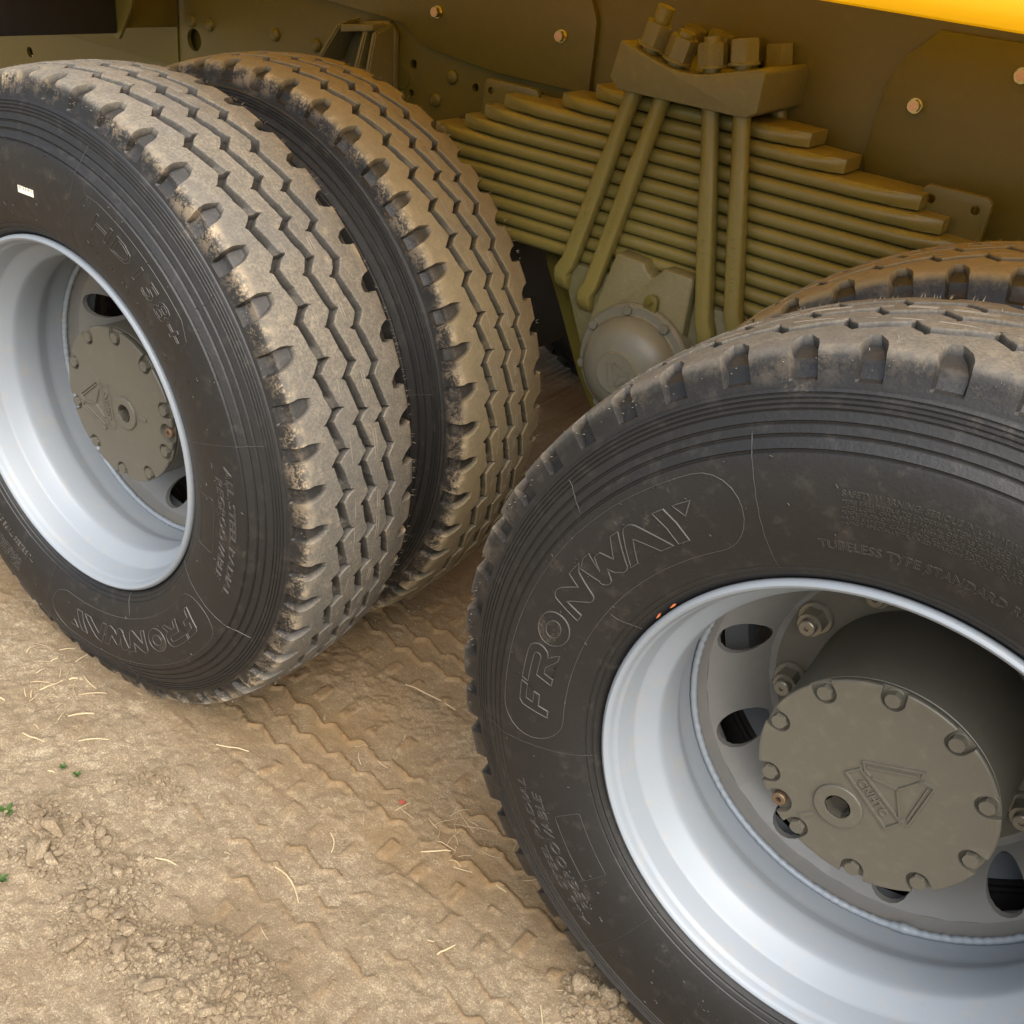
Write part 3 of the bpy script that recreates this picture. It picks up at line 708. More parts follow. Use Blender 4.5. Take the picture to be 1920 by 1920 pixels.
def hub(cx, yo, b0, socket, rotd, plug_to, label):
    h = epart('hub', (cx, yo, 0)); h['label'] = label
    ob('hub_drum', drum_mesh(), h)
    ob('hub_cover', cover_mesh(b0, socket, plug_to), h)
    for i in range(10):
        a = R(b0+36*i); ob('cover_bolt', BOLT, h, mtx=at(BR*math.cos(a), .1054, BR*math.sin(a), a+i*.7))
    a = R(socket); sp = boolean(lathe_mesh('s', [(.1072, 0), (.1072, .0088), (.0995, .0088), (.0985, .0078), (.0985, 0)], None, 32, ang=None),
                                [lathe_mesh('s2', [(.12, 0), (.1025, .004), (.09, .004), (.09, 0)], None, 6, ang=None)], 0, 1, 'socket_plug'); fin(sp, MAT['brass'], 30)
    ob('socket_plug', sp, h, loc=(.1255*math.cos(a), 0, .1255*math.sin(a)))
    c, s = math.cos(R(rotd)), math.sin(R(rotd)); pb = (-.0266, -.0457)
    def xf(q):
        x, z = q[0]-pb[0], q[1]-pb[1]; return (x*c-z*s+plug_to[0], x*s+z*c+plug_to[1])
    ob('emblem', ridge3('emblem', EMB, MAT['hub'], .0975, xf=xf), h)
    bc = xf((.0052, -.0103)); d = Vector(xf((.0355, -.033)))-Vector(xf((-.0251, .0121))); d.normalize()
    ob('emblem_lettering', text_flat('emblem_lettering', 'CNHTC', (bc[0]+d.y*.0047, bc[1]-d.x*.0047), (d.x, d.y), (-d.y, d.x), .0100, MAT['hub'], .0975, .0020), h)
    ds = [xf((-.0673+.004, -.0895+.002)), xf((-.0498, -.074))]
    ob('index_mark', ridge3('index_mark', [ds], MAT['hub'], .0975, .0042, .0022), h)
    # threaded oil plug: ring proud of the cover with a hexagon socket
    pl = boolean(lathe_mesh('p', [(.0990, 0), (.0990, .0290), (.0950, .0290), (.0938, .0278), (.0938, 0)], None, 64, ang=None),
                 [lathe_mesh('p2', [(.12, 0), (.0985, .0155), (.09, .0155), (.09, 0)], None, 32, ang=None)], .0006, 2, 'oil_plug'); fin(pl, MAT['hub'], 30); flat(pl)
    # deep bore, darker in colour than the cover
    bore = lathe_mesh('plug_bore', [(.0945, .0149), (.0975, .0136), (.1082, .0128), (.1082, .0)], MAT['dark2'], 6, ang=30)
    for m_, nm in ((pl, 'oil_plug'), (bore, 'plug_bore')): ob(nm, m_, h, loc=(plug_to[0], 0, plug_to[1]))
    return h
hub(0, YA, 16.4, -2, 138, (.0179, -.0070), 'grey hub of the rear axle with raised emblem')
hub(LB, 0, 23.8, -138, 0, (-.0266, -.0457), 'grey hub of the front tandem axle with raised emblem')
# axles and brake drums between the wheels
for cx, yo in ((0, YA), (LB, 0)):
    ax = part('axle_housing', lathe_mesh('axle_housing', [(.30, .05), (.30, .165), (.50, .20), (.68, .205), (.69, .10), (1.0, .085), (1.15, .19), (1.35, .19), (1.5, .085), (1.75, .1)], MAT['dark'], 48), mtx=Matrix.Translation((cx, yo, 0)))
# far side duals: they close the view under the truck
for cx in (0, LB):
    for yy in (1.86, 2.21):
        w = epart('wheel', (cx, yy, 0)); w['label'] = 'dark wheel on the far side of the truck'
        t = ob('tyre', TYRE, w); t.rotation_euler.y = random.random()*6; ob('rim', INNER_RIM, w)

# --- leaf spring pack
XC = LB/2
SY0, SY1, TOPZ, LT = .679, .772, .5665, .0243
half = [.190, .252, .372, .412, .455, .52, .55, .58, .60, .60, .60, .60]
spr = epart('leaf_spring', (0, 0, 0)); spr['label'] = 'thick pack of twelve grey spring leaves above the trunnion'
def leaf_mesh(hl, sag, i):
    k = 10; V, F = [], []; hh = LT*.468
    def section(x, y0, rnd, dz, sq=1.0, thin=1.0):
        pts = []
        for j in range(k+1):
            a = math.pi/2+math.pi*j/k     # front edge: bulging from top to bottom
            fy, fz = math.cos(a), math.sin(a)
            pts.append((x, y0+.0105*rnd*(1+fy) if True else 0, dz+hh*thin*(fz*rnd+(1-rnd)*(1-2*j/k))))
        pts += [(x, SY1, dz-hh*thin), (x, SY1, dz+hh*thin)]; return pts
    st_ = []
    cut = .055 if hl < .3 else .085
    xs = [-hl, -hl+cut*.45, -hl+cut]+list(np.linspace(-hl+cut, hl-cut, 17)[1:-1])+[hl-cut, hl-cut*.45, hl]
    for x in xs:
        e = max(0, (abs(x)-(hl-cut))/cut); dz = -sag*(x/.6)**2*.02
        rnd = 1.0 if e <= 0 else max(.06, 1-1.6*e)
        st_.append(section(x, SY0+.026*max(0, e-.2)*1.25, rnd, dz, thin=1-.10*e))
    m = len(st_[0])
    for s_ in st_: V += s_
    for i_ in range(len(st_)-1):
        for j in range(m): F.append((i_*m+j, i_*m+(j+1) % m, (i_+1)*m+(j+1) % m, (i_+1)*m+j))
    F.append(tuple(range(m))); F.append(tuple(range((len(st_)-1)*m, len(st_)*m))[::-1])
    me = mesh('spring_leaf', V, F, None, None); clean(me); fin(me, MAT['spring'], 40); return me
for i, hl in enumerate(half):
    o = part('spring_leaf', leaf_mesh(hl, .35*(i/11), i), spr, Matrix.Translation((XC, (random.random()-.5)*.002, TOPZ-LT*(i+.5))))

# --- clamp plate on top of the spring
top = [(XC-.127+.015, .5745), (XC+.108, .5745), (XC+.125, .585), (XC+.125, .640)]
n = 12
for i in range(n+1):
    t = i/n; x = XC+.118-.236*t; top.append((x, .645-.024*math.cos((x-XC)/.118*math.pi/2)**1.0+.002*math.sin(t*9)))
top += [(XC-.120, .640), (XC-.129, .590)]
cl = part('clamp_plate', bm_mesh('clamp_plate', prism_bm(top, .636, .808, .0035), MAT['cast'], 40)); cl['label'] = 'cast clamp plate holding the spring from above'
# --- u-bolts: front legs lean outwards to the bottom
UB = [(-.094, -.178, .232), (-.043, -.125, .206), (.040, .113, .206), (.092, .160, .232)]
NUTU = hexmesh('u_bolt_nut', .0225, .032, MAT['cast'], .0235, .004)
for k, (xt, xb, zb) in enumerate(UB):
    V, F = [], []; m = 14; prof = []
    yF, yB = .662, .790; zt = .700 if k == 0 else .672; rb = .028
    path = [(XC+xt+(xt-xb)*(zt-.575)/(.575-zb), yF, zt)]
    for z in np.linspace(.60, zb+rb+.02, 14): path.append((XC+xt+(xt-xb)*(z-.575)/(.575-zb), yF, float(z)))
    for a in range(0, 91, 15): path.append((XC+xb, yF+rb-rb*math.cos(R(a)), zb+rb-rb*math.sin(R(a))))
    path += [(XC+xb, yB-rb+rb*math.sin(R(a)), zb+rb-rb*math.cos(R(a))) for a in range(0, 91, 15)]
    path += [(XC+xb+(xt-xb)*.5, yB, (zb+.575)/2), (XC+xt, yB, .60), (XC+xt+(xt-xb)*.2, yB, .668)]
    P = [Vector(q) for q in path]; bm = bmesh.new(); rings = []
    for i, q in enumerate(P):
        t = (P[min(i+1, len(P)-1)]-P[max(i-1, 0)]).normalized(); sx = Vector((1, 0, 0)); sx = (sx-t*sx.dot(t)).normalized(); sy = t.cross(sx)
        z = q.z; e = 2.0 if z > .50 else 2.0+4.0*min(1, (.50-z)/.12); ring = []
        rx = .0136; ry = .0136 if z > .5 else .0128
        for j in range(m):
            a = 2*math.pi*j/m; c, s = math.cos(a), math.sin(a)
            ring.append(bm.verts.new(q+sx*rx*math.copysign(abs(c)**(2/e), c)+sy*ry*math.copysign(abs(s)**(2/e), s)))
        rings.append(ring)
    for a, b in zip(rings, rings[1:]):
        for j in range(m): bm.faces.new((a[j], a[(j+1) % m], b[(j+1) % m], b[j]))
    bm.faces.new(rings[0]); bm.faces.new(rings[-1])
    u = part('u_bolt', bm_mesh('u_bolt', bm, MAT['spring'], 45))
    d = (P[0]-P[6]).normalized()
    for yy, zz in ((yF, .629 if k in (1, 2) else .642), (yB, .632)):
        tt = (zz-.575)/(.575-zb); base = Vector((XC+xt+(xt-xb)*tt, yy, zz))
        q = d.to_track_quat('Z', 'Y').to_matrix().to_4x4() @ Matrix.Rotation(k*.35, 4, 'Z')
        part('u_bolt_nut', NUTU, u, Matrix.Translation(base) @ q)
    # forged numbers along the flattened lower leg
    if True:
        xz0 = Vector((XC+xt+(xt-xb)*(.36-.575)/(.575-zb), .36)); dd = Vector((xb-xt, zb-.575)).normalized()
        ln = []
        for q_ in range(13):
            o_ = xz0+dd*(q_-6)*.0068; nn_ = Vector((-dd.y, dd.x))
            for _ in range(2): ln.append([tuple(o_+dd*random.uniform(0, .004)+nn_*random.choice((-.003, 0, .003))), tuple(o_+dd*random.uniform(.001, .0045)+nn_*random.choice((-.003, .003)))])
        part('forged_mark', ridge3('forged_mark', ln, MAT['spring'], yF-.0126, .0007, .0008), u)
# --- trunnion saddle under the spring
sad = part('trunnion_saddle', bm_mesh('trunnion_saddle', prism_bm([(XC-.165, .2745), (XC+.165, .2745), (XC+.17, .225), (XC+.12, .12), (XC+.075, .03), (XC-.075, .03), (XC-.12, .12), (XC-.17, .225)], .672, .79, .004), MAT['cast'], 40))
sad['label'] = 'cast saddle carrying the spring on the trunnion'
blk = [(XC-.072, .322), (XC-.020, .3195)]+[(XC-.018+.036*i/6, .3195-.020*math.sin(math.pi*i/6)) for i in range(1, 6)]+[(XC+.020, .3195), (XC+.072, .3185), (XC+.075, .312), (XC+.078, .10), (XC-.11, .10), (XC-.105, .19)]
part('bearing_housing', bm_mesh('bearing_housing', prism_bm(blk, .650, .70, .004), MAT['cast'], 40), sad)
DZ = .145
dome = part('trunnion_cap', lathe_mesh('trunnion_cap', [(.66, .1075), (.642, .1075), (.638, .105), (.636, .103), (.6345, .0905), (.6335, .0895), (.6320, .0885), (.624, .0875), (.612, .083), (.600, .072), (.592, .058), (.5875, .045), (.5860, .0385), (.5840, .0375), (.5825, .0365), (.5825, 0)], MAT['cap'], 96, ang=25), mtx=Matrix.Translation((XC, 0, DZ)))
dome['label'] = 'domed trunnion cap with raised emblem below the spring'
CB = hexmesh('cap_bolt', .0085, .007, MAT['cap'], .0095, .001)
for i in range(8): a = R(108+45*i-4); part('cap_bolt', CB, dome, at(.0975*math.cos(a), .6362, .0975*math.sin(a), i))
e2 = lambda q: ((q[0]-.0145)*.52, (q[1]-.0075)*.52)
part('emblem', ridge3('emblem', EMB, MAT['cap'], .5825, .0010, .0012, xf=lambda q: (lambda x, z: (x*math.cos(R(-38))-z*math.sin(R(-38)), x*math.sin(R(-38))+z*math.cos(R(-38))))(*e2(q))), dome)
eye = part('grease_lug', bm_mesh('grease_lug', prism_bm([(.012*math.cos(R(q)), .012*math.sin(R(q))+.118) for q in range(0, 181, 20)]+[(-.012, .095), (.012, .095)], .640, .649, .001), MAT['chassis'], 40), dome, Matrix.Translation((.013, -.002, 0)))
part('grease_nipple', hexmesh('grease_nipple', .005, .003, MAT['chassis'], .006, .001, stud=.003, studh=.006), dome, at(.013, .638, .118))
# bracket that runs down behind the saddle
part('trunnion_bracket', bm_mesh('trunnion_bracket', prism_bm([(.385, .30), (.50, .30), (.56, .12), (.55, -.02), (.50, .05), (.44, .165), (.40, .235)], .735, .80, .004), MAT['chassis'], 40))
part('trunnion_bracket', bm_mesh('trunnion_bracket', prism_bm([(LB-.385, .30), (LB-.50, .30), (LB-.56, .12), (LB-.55, -.02), (LB-.50, .05), (LB-.44, .165), (LB-.40, .235)], .735, .80, .004), MAT['chassis'], 40))

# --- frame rail
def with_holes(me, holes, y0, y1, mat, bev=.0):
    cut = [lathe_mesh('h', [(y0, 0), (y0, r), (y1, r), (y1, 0)], None, 28, ang=None) for x, z, r in holes]
    for c, (x, z, r) in zip(cut, holes): c.transform(Matrix.Translation((x, 0, z)))
    out = boolean(me, cut, bev, 1, me.name); fin(out, mat, 35); return out
rail_bm = prism_bm([(-2.6, .20), (-.95, .20), (-.80, .250), (3.4, .250), (3.4, .762), (-2.6, .762)], .806, .816)
holes = [(-.811, .450, .0085), (-.653, .449, .0235), (-.059, .510, .0075), (-.008, .509, .0085), (.147, .494, .0075), (-.010, .455, .007), (-1.302, .315, .013), (-.714, .489, .0105), (.03, .62, .006), (.985, .50, .010), (1.16, .52, .012)]
rail = part('frame_rail', with_holes(bm_mesh('frame_rail', rail_bm, None, None), holes, .79, .83, MAT['chassis'])); rail['label'] = 'long grey chassis rail behind the wheels'
part('rail_liner', bm_mesh('rail_liner', box_bm(-2.6, 3.4, .835, .845, .30, .762), MAT['chassis'], 35), rail)
part('rail_flange', bm_mesh('rail_flange', box_bm(-2.6, 3.4, .8165, .90, .752, .762), MAT['chassis'], 35), rail)
part('rail_doubler', bm_mesh('rail_doubler', prism_bm([(-2.6, .384), (-.705, .384), (-.705, .75), (-2.6, .75)], .8015, .8055, .001), MAT['chassis'], 35), rail)
RIV = lathe_mesh('rivet', [(0, .0135), (-.003, .0130), (-.0065, .0105), (-.0080, .006), (-.0083, 0)], MAT['chassis'], 28, ang=50)
for x, z in ((-.657, .487), (-.598, .488), (-.391, .501), (-.27, .50), (.091, .503), (.055, .455), (-.16, .62), (-.45, .61)): part('rivet', RIV, rail, Matrix.Translation((x, .8056, z)))
part('hole_ring', lathe_mesh('hole_ring', [(.806, .022), (.8035, .0215), (.8035, .0165), (.806, .016)], MAT['chassis'], 36), rail, Matrix.Translation((-.036, 0, .480)))
# bracket plates bolted to the rail
pl1 = part('mounting_plate', bm_mesh('mounting_plate', prism_bm([(-.42, .76), (.372, .76), (.378, .690), (.399, .648), (.4035, .530), (.20, .530), (.02, .548), (-.03, .58), (-.42, .60)], .7935, .8050, .0012), MAT['chassis'], 35)); pl1['label'] = 'plain plate with cut corner bolted on the rail'
pl2 = part('mounting_plate', bm_mesh('mounting_plate', prism_bm([(.965, .722), (1.9, .735), (1.9, .44), (1.0, .44), (.93, .47), (.906, .537), (.911, .645), (.925, .678)], .7965, .8050, .0012), MAT['chassis'], 35)); pl2['label'] = 'plain plate with slanted edge bolted on the rail'
BH = hexmesh('plate_bolt', .0095, .009, MAT['zinc'], .0115, .003)
CAPM = lathe_mesh('bolt_mark', [(0, .0070), (-.0004, .0069), (-.0006, 0)], MAT['pinkcap'], 24)
for x, z, p_, y in ((.053, .611, pl1, .7935), (.333, .614, pl1, .7935), (.961, .619, pl2, .7965), (1.092, .684, pl2, .7965)):
    b = part('plate_bolt', BH, p_, at(x, y, z, random.random())); part('bolt_mark', CAPM, p_, Matrix.Translation((x, y-.0121, z)))
# limiting plates at the ends of the spring
for xs, lab in (((.215, .335), 'small drilled plate behind the spring end by the rear wheel'), ((1.02, 1.121), 'small drilled plate behind the spring end by the front tandem wheel')):
    m_ = bm_mesh('stop_plate', prism_bm([(xs[0], .42), (xs[1], .42), (xs[1], .520), (xs[1]-.008, .528), (xs[0]+.008, .528), (xs[0], .520)], .740, .752, .002), None, 35)
    q = part('stop_plate', with_holes(m_, [(xs[0]+.016, .508, .0065), (xs[1]-.020, .507, .0065)], .73, .76, MAT['chassis'])); q['label'] = lab
    part('stop_web', bm_mesh('stop_web', box_bm(xs[0]+.03, xs[1]-.03, .7525, .805, .43, .515, .003), MAT['chassis'], 35), q)
# ribbed cast bracket above the rear axle
gb = bmesh.new()
def addb(bm, other):
    me_ = bpy.data.meshes.new('x'); other.to_mesh(me_); other.free(); bm.from_mesh(me_); bpy.data.meshes.remove(me_)
addb(gb, prism_bm([(-.215, .44), (-.205, .49), (-.142, .566), (-.065, .578), (-.045, .560), (-.040, .43)], .788, .804, .003))
gus = part('cast_bracket', bm_mesh('cast_bracket', gb, MAT['cast'], 40)); gus['label'] = 'ribbed cast bracket on the rail above the rear wheels'
def rib(x0, x1, xa):
    bm = bmesh.new(); w = .011
    prof = [(.788, .575), (.735, .560), (.700, .43), (.788, .43)]
    a = [bm.verts.new((x0+(xa-x0)*((.575-z)/.14), y, z)) for y, z in prof]; b = [bm.verts.new((x0+w+(xa-x0)*((.575-z)/.14), y, z)) for y, z in prof]
    bm.faces.new(a); bm.faces.new(b[::-1])
    for i in range(4): bm.faces.new((a[i], b[i], b[(i+1) % 4], a[(i+1) % 4]))
    bmesh.ops.recalc_face_normals(bm, faces=bm.faces); bmesh.ops.bevel(bm, geom=bm.edges[:], offset=.003, segments=2, affect='EDGES')
    return bm_mesh('rib', bm, MAT['cast'], 40)
for x0, xa in ((-.142, -.215), (-.080, -.088), (-.058, -.052)): part('rib', rib(x0, 0, xa), gus)
part('rib_bridge', bm_mesh('rib_bridge', prism_bm([(-.138, .548), (-.055, .562), (-.055, .574), (-.138, .562)], .735, .787, .002), MAT['cast'], 40), gus)

# --- black splash panel crossing ahead of the rear wheels
sp_ = part('splash_panel', bm_mesh('splash_panel', box_bm(-.705, -.690, -.20, .632, .460, 1.05, .003), MAT['black'], 35)); sp_['label'] = 'black splash panel at the end of the wheel arch'
bm = bmesh.new(); addb(bm, prism_bm([(-.708, .452), (-.690, .449), (-.640, .52), (-.60, .70), (-.60, 1.0), (-.708, 1.0)], .634, .642, .001)); addb(bm, box_bm(-.708, -.690, .6425, .79, .47, .56, .002))
part('panel_bracket', bm_mesh('panel_bracket', bm, MAT['chassis'], 35), sp_)

# --- yellow edge with added translucent sheet tinting light below; yellow tipper body above the chassis
LIPY, LIPZ = .10, .7715
V, F = [], []
xs_ = np.linspace(-2.2, 3.0, 40)
lp = [(.802, LIPZ+.030), (.60, LIPZ+.030), (.35, LIPZ+.030), (LIPY+.06, LIPZ+.030), (LIPY+.030, LIPZ+.028), (LIPY+.012, LIPZ+.020), (LIPY+.010, LIPZ+.004), (LIPY+.006, LIPZ), (LIPY+.001, LIPZ+.002), (LIPY, LIPZ+.008), (LIPY+.001, LIPZ+.022), (LIPY+.008, LIPZ+.032), (LIPY+.030, LIPZ+.036), (LIPY+.06, LIPZ+.0375), (.35, LIPZ+.0375), (.60, LIPZ+.0375), (.802, LIPZ+.0375)]
for x in xs_: V += [(x, y, z) for y, z in lp]
nl = len(lp)
for i in range(len(xs_)-1):
    for j in range(nl): F.append((i*nl+j, (i+1)*nl+j, (i+1)*nl+(j+1) % nl, i*nl+(j+1) % nl))
mg = part('added_panel', mesh('added_panel', V, F, MAT['glow_sheet'], 35)); mg['label'] = 'bright yellow edge with an added translucent sheet tinting the light below'
V2 = [(x, 2.43-y, z) for x, y, z in V]; fg = part('added_panel', mesh('added_panel', V2, [q[::-1] for q in F], MAT['glow_sheet'], 35)); fg['label'] = 'unseen yellow panel added on the far side to block light'  # unseen mirrored panel, added to keep far-side light out
body = part('tipper_body', bm_mesh('tipper_body', box_bm(-2.2, 3.0, .86, 1.57, .80, 2.3, .02), MAT['yellow'], 35)); body['label'] = 'yellow tipper body above the chassis'

# --- small things on the wheels
r_, th_ = .3742, R(91)
st = ob('barcode_sticker', bm_mesh('barcode_sticker', box_bm(-.0185, .0185, -.0004, .0004, -.0052, .0052, .0002, 1), sticker_mat(), None), wA)
ez_ = Vector((math.cos(th_), 0, math.sin(th_))); ex_ = Vector((math.sin(th_), 0, -math.cos(th_)))
st.matrix_basis = Matrix(((ex_.x, 0, ez_.x, r_*ez_.x), (0, 1, 0, float(side_y(r_))-.0008), (ex_.z, 0, ez_.z, r_*ez_.z), (0, 0, 0, 1)))
def flake(th, r, l_, w, rot):
    bm = bmesh.new(); n = 9
    vs_ = [bm.verts.new((l_*math.cos(2*math.pi*i/n)*random.uniform(.6, 1), -.001*random.random(), w*math.sin(2*math.pi*i/n)*random.uniform(.6, 1))) for i in range(n)]; bm.faces.new(vs_)
    bmesh.ops.solidify(bm, geom=bm.faces[:], thickness=.001)
    o = ob('paint_chip', bm_mesh('paint_chip', bm, MAT['orange'], None), wB); o.location = (r*math.cos(R(th)), .0005, r*math.sin(R(th))); o.rotation_euler.y = -R(th-90+rot)
flake(143.5, .3035, .006, .0018, 5); flake(148.2, .3033, .006, .0016, 8)

# ------------------------------------------------------------------ things on the ground
def clod_mesh(seed, sub=1, flat=.7):
    rr = np.random.default_rng(seed); bm = bmesh.new(); bmesh.ops.create_icosphere(bm, subdivisions=sub, radius=1)
    ax_ = [Vector(rr.normal(size=3)).normalized() for _ in range(7)]; cut = rr.uniform(.45, .85, 7)
    for v in bm.verts:
        for a, c in zip(ax_, cut):
            d = v.co.dot(a)
            if d > c: v.co -= a*(d-c)*.9
        v.co = Vector((v.co.x*rr.uniform(.92, 1.08)*1.15, v.co.y*rr.uniform(.92, 1.08)*.95, v.co.z*flat))
    return bm
CL = []
for i in range(8):
    CL.append(bm_mesh('dirt_clod', clod_mesh(100+i, 2, .62), MAT['clod'], None))
def heap_label(x, y):
    return 'crumbly clay clod in the loose heap beside the front tandem tyre' if x > .95 else ('crumbly clay clod in the loose heap nearest the camera' if x > .55 else 'crumbly clay clod in the loose strip at the left')
big = []
for _ in range(125):
    hx, hy, hr, hh = random.choice(HEAPS[:8]); a = random.uniform(0, 6.28); d = hr*math.sqrt(random.random())*1.0
    s = random.choice((.005, .006, .007, .009, .011, .015)) * random.uniform(.8, 1.15); x, y = hx+d*math.cos(a), hy+d*math.sin(a)
    o = ob('dirt_clod', CL[_ % 8]); o.location = (x, y, gz(x, y)+s*.30); o.scale = (s*random.uniform(.8, 1.3), s, s); o.rotation_euler = (random.uniform(-.5, .5), random.uniform(-.5, .5), random.uniform(0, 6.3))
    tag(o, heap_label(x, y), 'clod', 'clods '+('beside the front tandem tyre' if x > .95 else ('in the heap nearest the camera' if x > .55 else 'in the strip at the left')))
# crumbs: too many to count
bms = [bmesh.new() for _ in range(6)]; base = []
for i in range(6):
    b = clod_mesh(300+i, 1, .7); base.append(([tuple(v.co) for v in b.verts], [tuple(v.index for v in f.verts) for f in b.faces])); b.free()
px, pyy, ps = [], [], []
for hx, hy, hr, hh in HEAPS:
    n = int(420*hh); a = rng.uniform(0, 6.28, n); d = hr*1.25*np.sqrt(rng.random(n)); px.append(hx+d*np.cos(a)); pyy.append(hy+d*np.sin(a)); ps.append(rng.gamma(2.0, .0012, n)+.0007)
n = 24000; x = rng.uniform(-.6, 1.3, n); y = rng.uniform(-.65, .75, n); m = fbm(x, y, 7, 3, 91) > rng.uniform(.35, .85, n)
px.append(x[m]); pyy.append(y[m]); ps.append(rng.gamma(1.5, .00062, m.sum())+.0005)
px = np.concatenate(px); pyy = np.concatenate(pyy); ps = np.clip(np.concatenate(ps), 0, .009); hz, _ = height(px, pyy)
VV, FF, off = [], [], 0
for i in range(len(px)):
    v, f = base[i % 6]; v = np.array(v); a = rng.uniform(0, 6.28); t = rng.uniform(-.6, .6); ca, sa, ct, st2 = math.cos(a), math.sin(a), math.cos(t), math.sin(t)
    v = v*np.array([rng.uniform(.7, 1.4), 1, 1])*ps[i]; v = v @ np.array([[ca, sa, 0], [-sa, ca, 0], [0, 0, 1]]) @ np.array([[1, 0, 0], [0, ct, st2], [0, -st2, ct]])
    VV.append(v+np.array([px[i], pyy[i], GZ+hz[i]+ps[i]*.25])); FF.append(np.array(f)+off); off += len(v)
VV = np.concatenate(VV); FF = np.concatenate(FF)
me = bpy.data.meshes.new('soil_crumbs'); me.from_pydata(VV.tolist(), [], FF.tolist()); me.update(); me.materials.append(MAT['clod'])
tag(ob('soil_crumbs', me), 'small crumbs of dry clay strewn over the ground', 'soil', None, 'stuff')
# straw
def straw(p0, p1, w=.0013, bend=.0, lift=.002, mat='straw', lab=None, grp=None):
    p0 = Vector((*p0, 0)); p1 = Vector((*p1, 0)); n = 7; d = p1-p0; s_ = Vector((-d.y, d.x, 0)); P = []
    for i in range(n):
        t = i/(n-1); q = p0+d*t+s_*bend*math.sin(math.pi*t); P.append((q.x, q.y, gz(q.x, q.y)+w*.35+lift*.5*math.sin(math.pi*t)))
    zz = [q[2] for q in P]; zs = [max(zz[i], .5*(zz[max(i-1, 0)]+zz[min(i+1, n-1)])) for i in range(n)]
    P = [(q[0], q[1], z) for q, z in zip(P, zs)]
    me = tube_mesh('straw', P, [w*(1-.5*abs(i/(n-1)-.4)) for i in range(n)], MAT[mat], 5)
    return tag(ob('straw', me), lab, 'straw', grp)
NAMED = [((.583, -.114), (.657, -.136), .10, 'long curved straw lying on the bare soil in the middle'), ((.732, .061), (.769, .091), 0, 'short thick straw on the track near the front tandem tyre'),
         ((.314, .002), (.366, .03), 0, 'pale straw in front of the rear tyre'), ((.449, .351), (.563, .364), .04, 'long thin twig in the shade between the wheels'),
         ((.873, -.071), (.882, -.039), 0, 'short bright straw beside the front tandem tyre low down'), ((.436, -.223), (.472, -.212), .05, 'stubby straw near the clod strip'),
         ((.598, -.007), (.627, -.035), .12, 'thin bowed straw above the long curved one'), ((1.036, -.039), (1.056, -.064), 0, 'straw by the clod heap at the front tandem tyre')]
for a, b, bd, lab in NAMED: straw(a, b, .0013, bd, .003, 'straw', lab, 'single straws on the soil')
for i in range(26):      # litter at the left under the rear tyre
    x, y = random.gauss(.0, .055), random.gauss(-.12, .05); a = random.uniform(0, 3.14); l_ = random.uniform(.012, .05)
    straw((x, y), (x+l_*math.cos(a), y+l_*math.sin(a)), random.uniform(.0008, .0017), random.uniform(-.06, .06), .004, random.choice(('straw', 'straw', 'straw2')), 'broken straw in the litter beside the rear tyre', 'straw litter beside the rear tyre')
for i in range(26):      # wisps beside the front tandem tyre
    x, y = random.gauss(.74, .07), random.gauss(.11, .04); a = random.uniform(0, 3.14); l_ = random.uniform(.015, .05)
    straw((x, y), (x+l_*math.cos(a), y+l_*math.sin(a)), random.uniform(.0004, .0008), random.uniform(-.1, .1), .003, random.choice(('straw2', 'straw2', 'straw')), 'thin wisp of straw on the track left of the front tandem tyre', 'wisps on the track')
for i in range(64):
    x, y = random.uniform(-.2, 1.1), random.uniform(-.5, .5); a = random.uniform(0, 3.14); l_ = random.uniform(.008, .035)
    if -.12+.7*(y+.1) > x+.6: continue
    straw((x, y), (x+l_*math.cos(a), y+l_*math.sin(a)), random.uniform(.0005, .0013), random.uniform(-.07, .07), .002, random.choice(('straw', 'straw2', 'straw2')), 'stray bit of straw scattered over the open soil', 'stray straw bits')
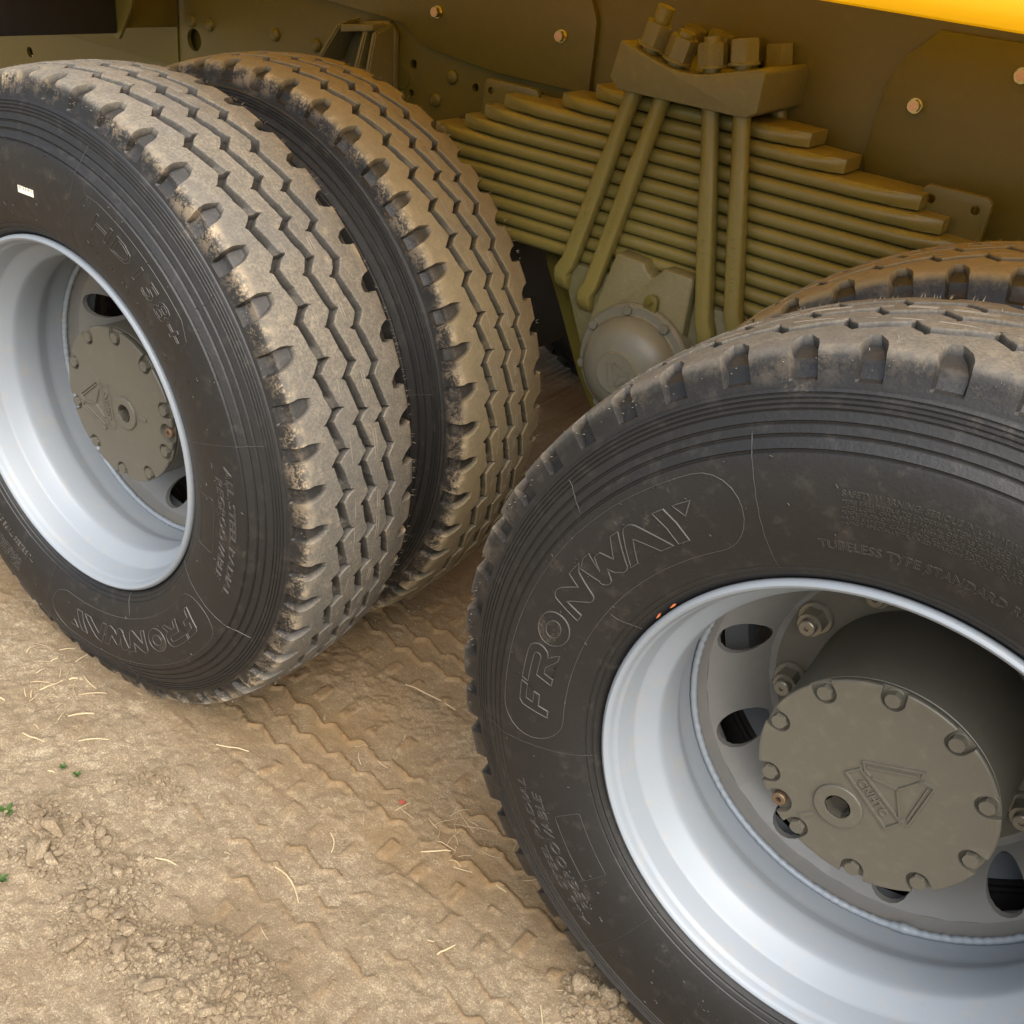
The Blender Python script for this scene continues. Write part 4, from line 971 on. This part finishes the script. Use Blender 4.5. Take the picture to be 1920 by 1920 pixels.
# weeds
for (x, y, s, lab) in ((.203, -.321, .75, 'green weed sprout at the left edge'), (.209, -.199, .45, 'tiny green sprout left of the pale soil'), (.178, -.203, .4, 'tiny green sprout nearer the rear tyre'), (.312, -.396, .6, 'small green sprout low at the left edge')):
    w = tag(empty('weed_sprout', (x, y, gz(x, y))), lab, 'weed', 'weed sprouts')
    for j in range(5):
        a = j*1.3+random.random(); bm = bmesh.new(); L_ = .022*s; rows_ = []
        for i in range(5):
            t = i/4; ww = .0052*s*math.sin(math.pi*(.12+.85*t)); z = .012*s*math.sin(t*2.2)+.001
            rows_.append([bm.verts.new((t*L_, q*ww, z+abs(q)*.0015*s)) for q in (-1, 0, 1)])
        for p_, q_ in zip(rows_, rows_[1:]):
            for i in range(2): bm.faces.new((p_[i], p_[i+1], q_[i+1], q_[i]))
        bmesh.ops.solidify(bm, geom=bm.faces[:], thickness=.0004)
        o = ob('leaf', bm_mesh('leaf', bm, MAT['green'], 60), w); o.rotation_euler = (0, -.3*random.random(), a)
# scraps
def scrap(name, x, y, sx, sy, mat, lab, cat, up_=.0):
    bm = bmesh.new(); n = 5; g = [[bm.verts.new((sx*(i/(n-1)-.5)+random.uniform(-.1, .1)*sx, sy*(j/(n-1)-.5)+random.uniform(-.1, .1)*sy, random.uniform(0, .35)*min(sx, sy)+up_*i/(n-1))) for j in range(n)] for i in range(n)]
    for i in range(n-1):
        for j in range(n-1): bm.faces.new((g[i][j], g[i+1][j], g[i+1][j+1], g[i][j+1]))
    bmesh.ops.solidify(bm, geom=bm.faces[:], thickness=.0006)
    o = ob(name, bm_mesh(name, bm, mat, 50)); o.location = (x, y, gz(x, y)+.001); return tag(o, lab, cat)
scrap('plastic_scrap', .273, .208, .006, .014, MAT['red'], 'red plastic tag sticking out under the rear tyre', 'scrap', .012)
scrap('plastic_scrap', .642, .120, .010, .008, MAT['red'], 'small pink scrap lying on the tyre track', 'scrap')
scrap('plastic_film', .262, .265, .02, .10, MAT['film'], 'white film peeking out under the rear tyre tread', 'scrap', .006)
o = ob('pebble', bm_mesh('pebble', clod_mesh(5, 2, .8), MAT['pebble'], 60)); a = R(9.3); o.location = (.5305*math.cos(a), .1450, .5305*math.sin(a)); o.scale = (.0048, .0048, .0048)
tag(o, 'small pale pebble wedged in a groove of the rear tyre', 'pebble')
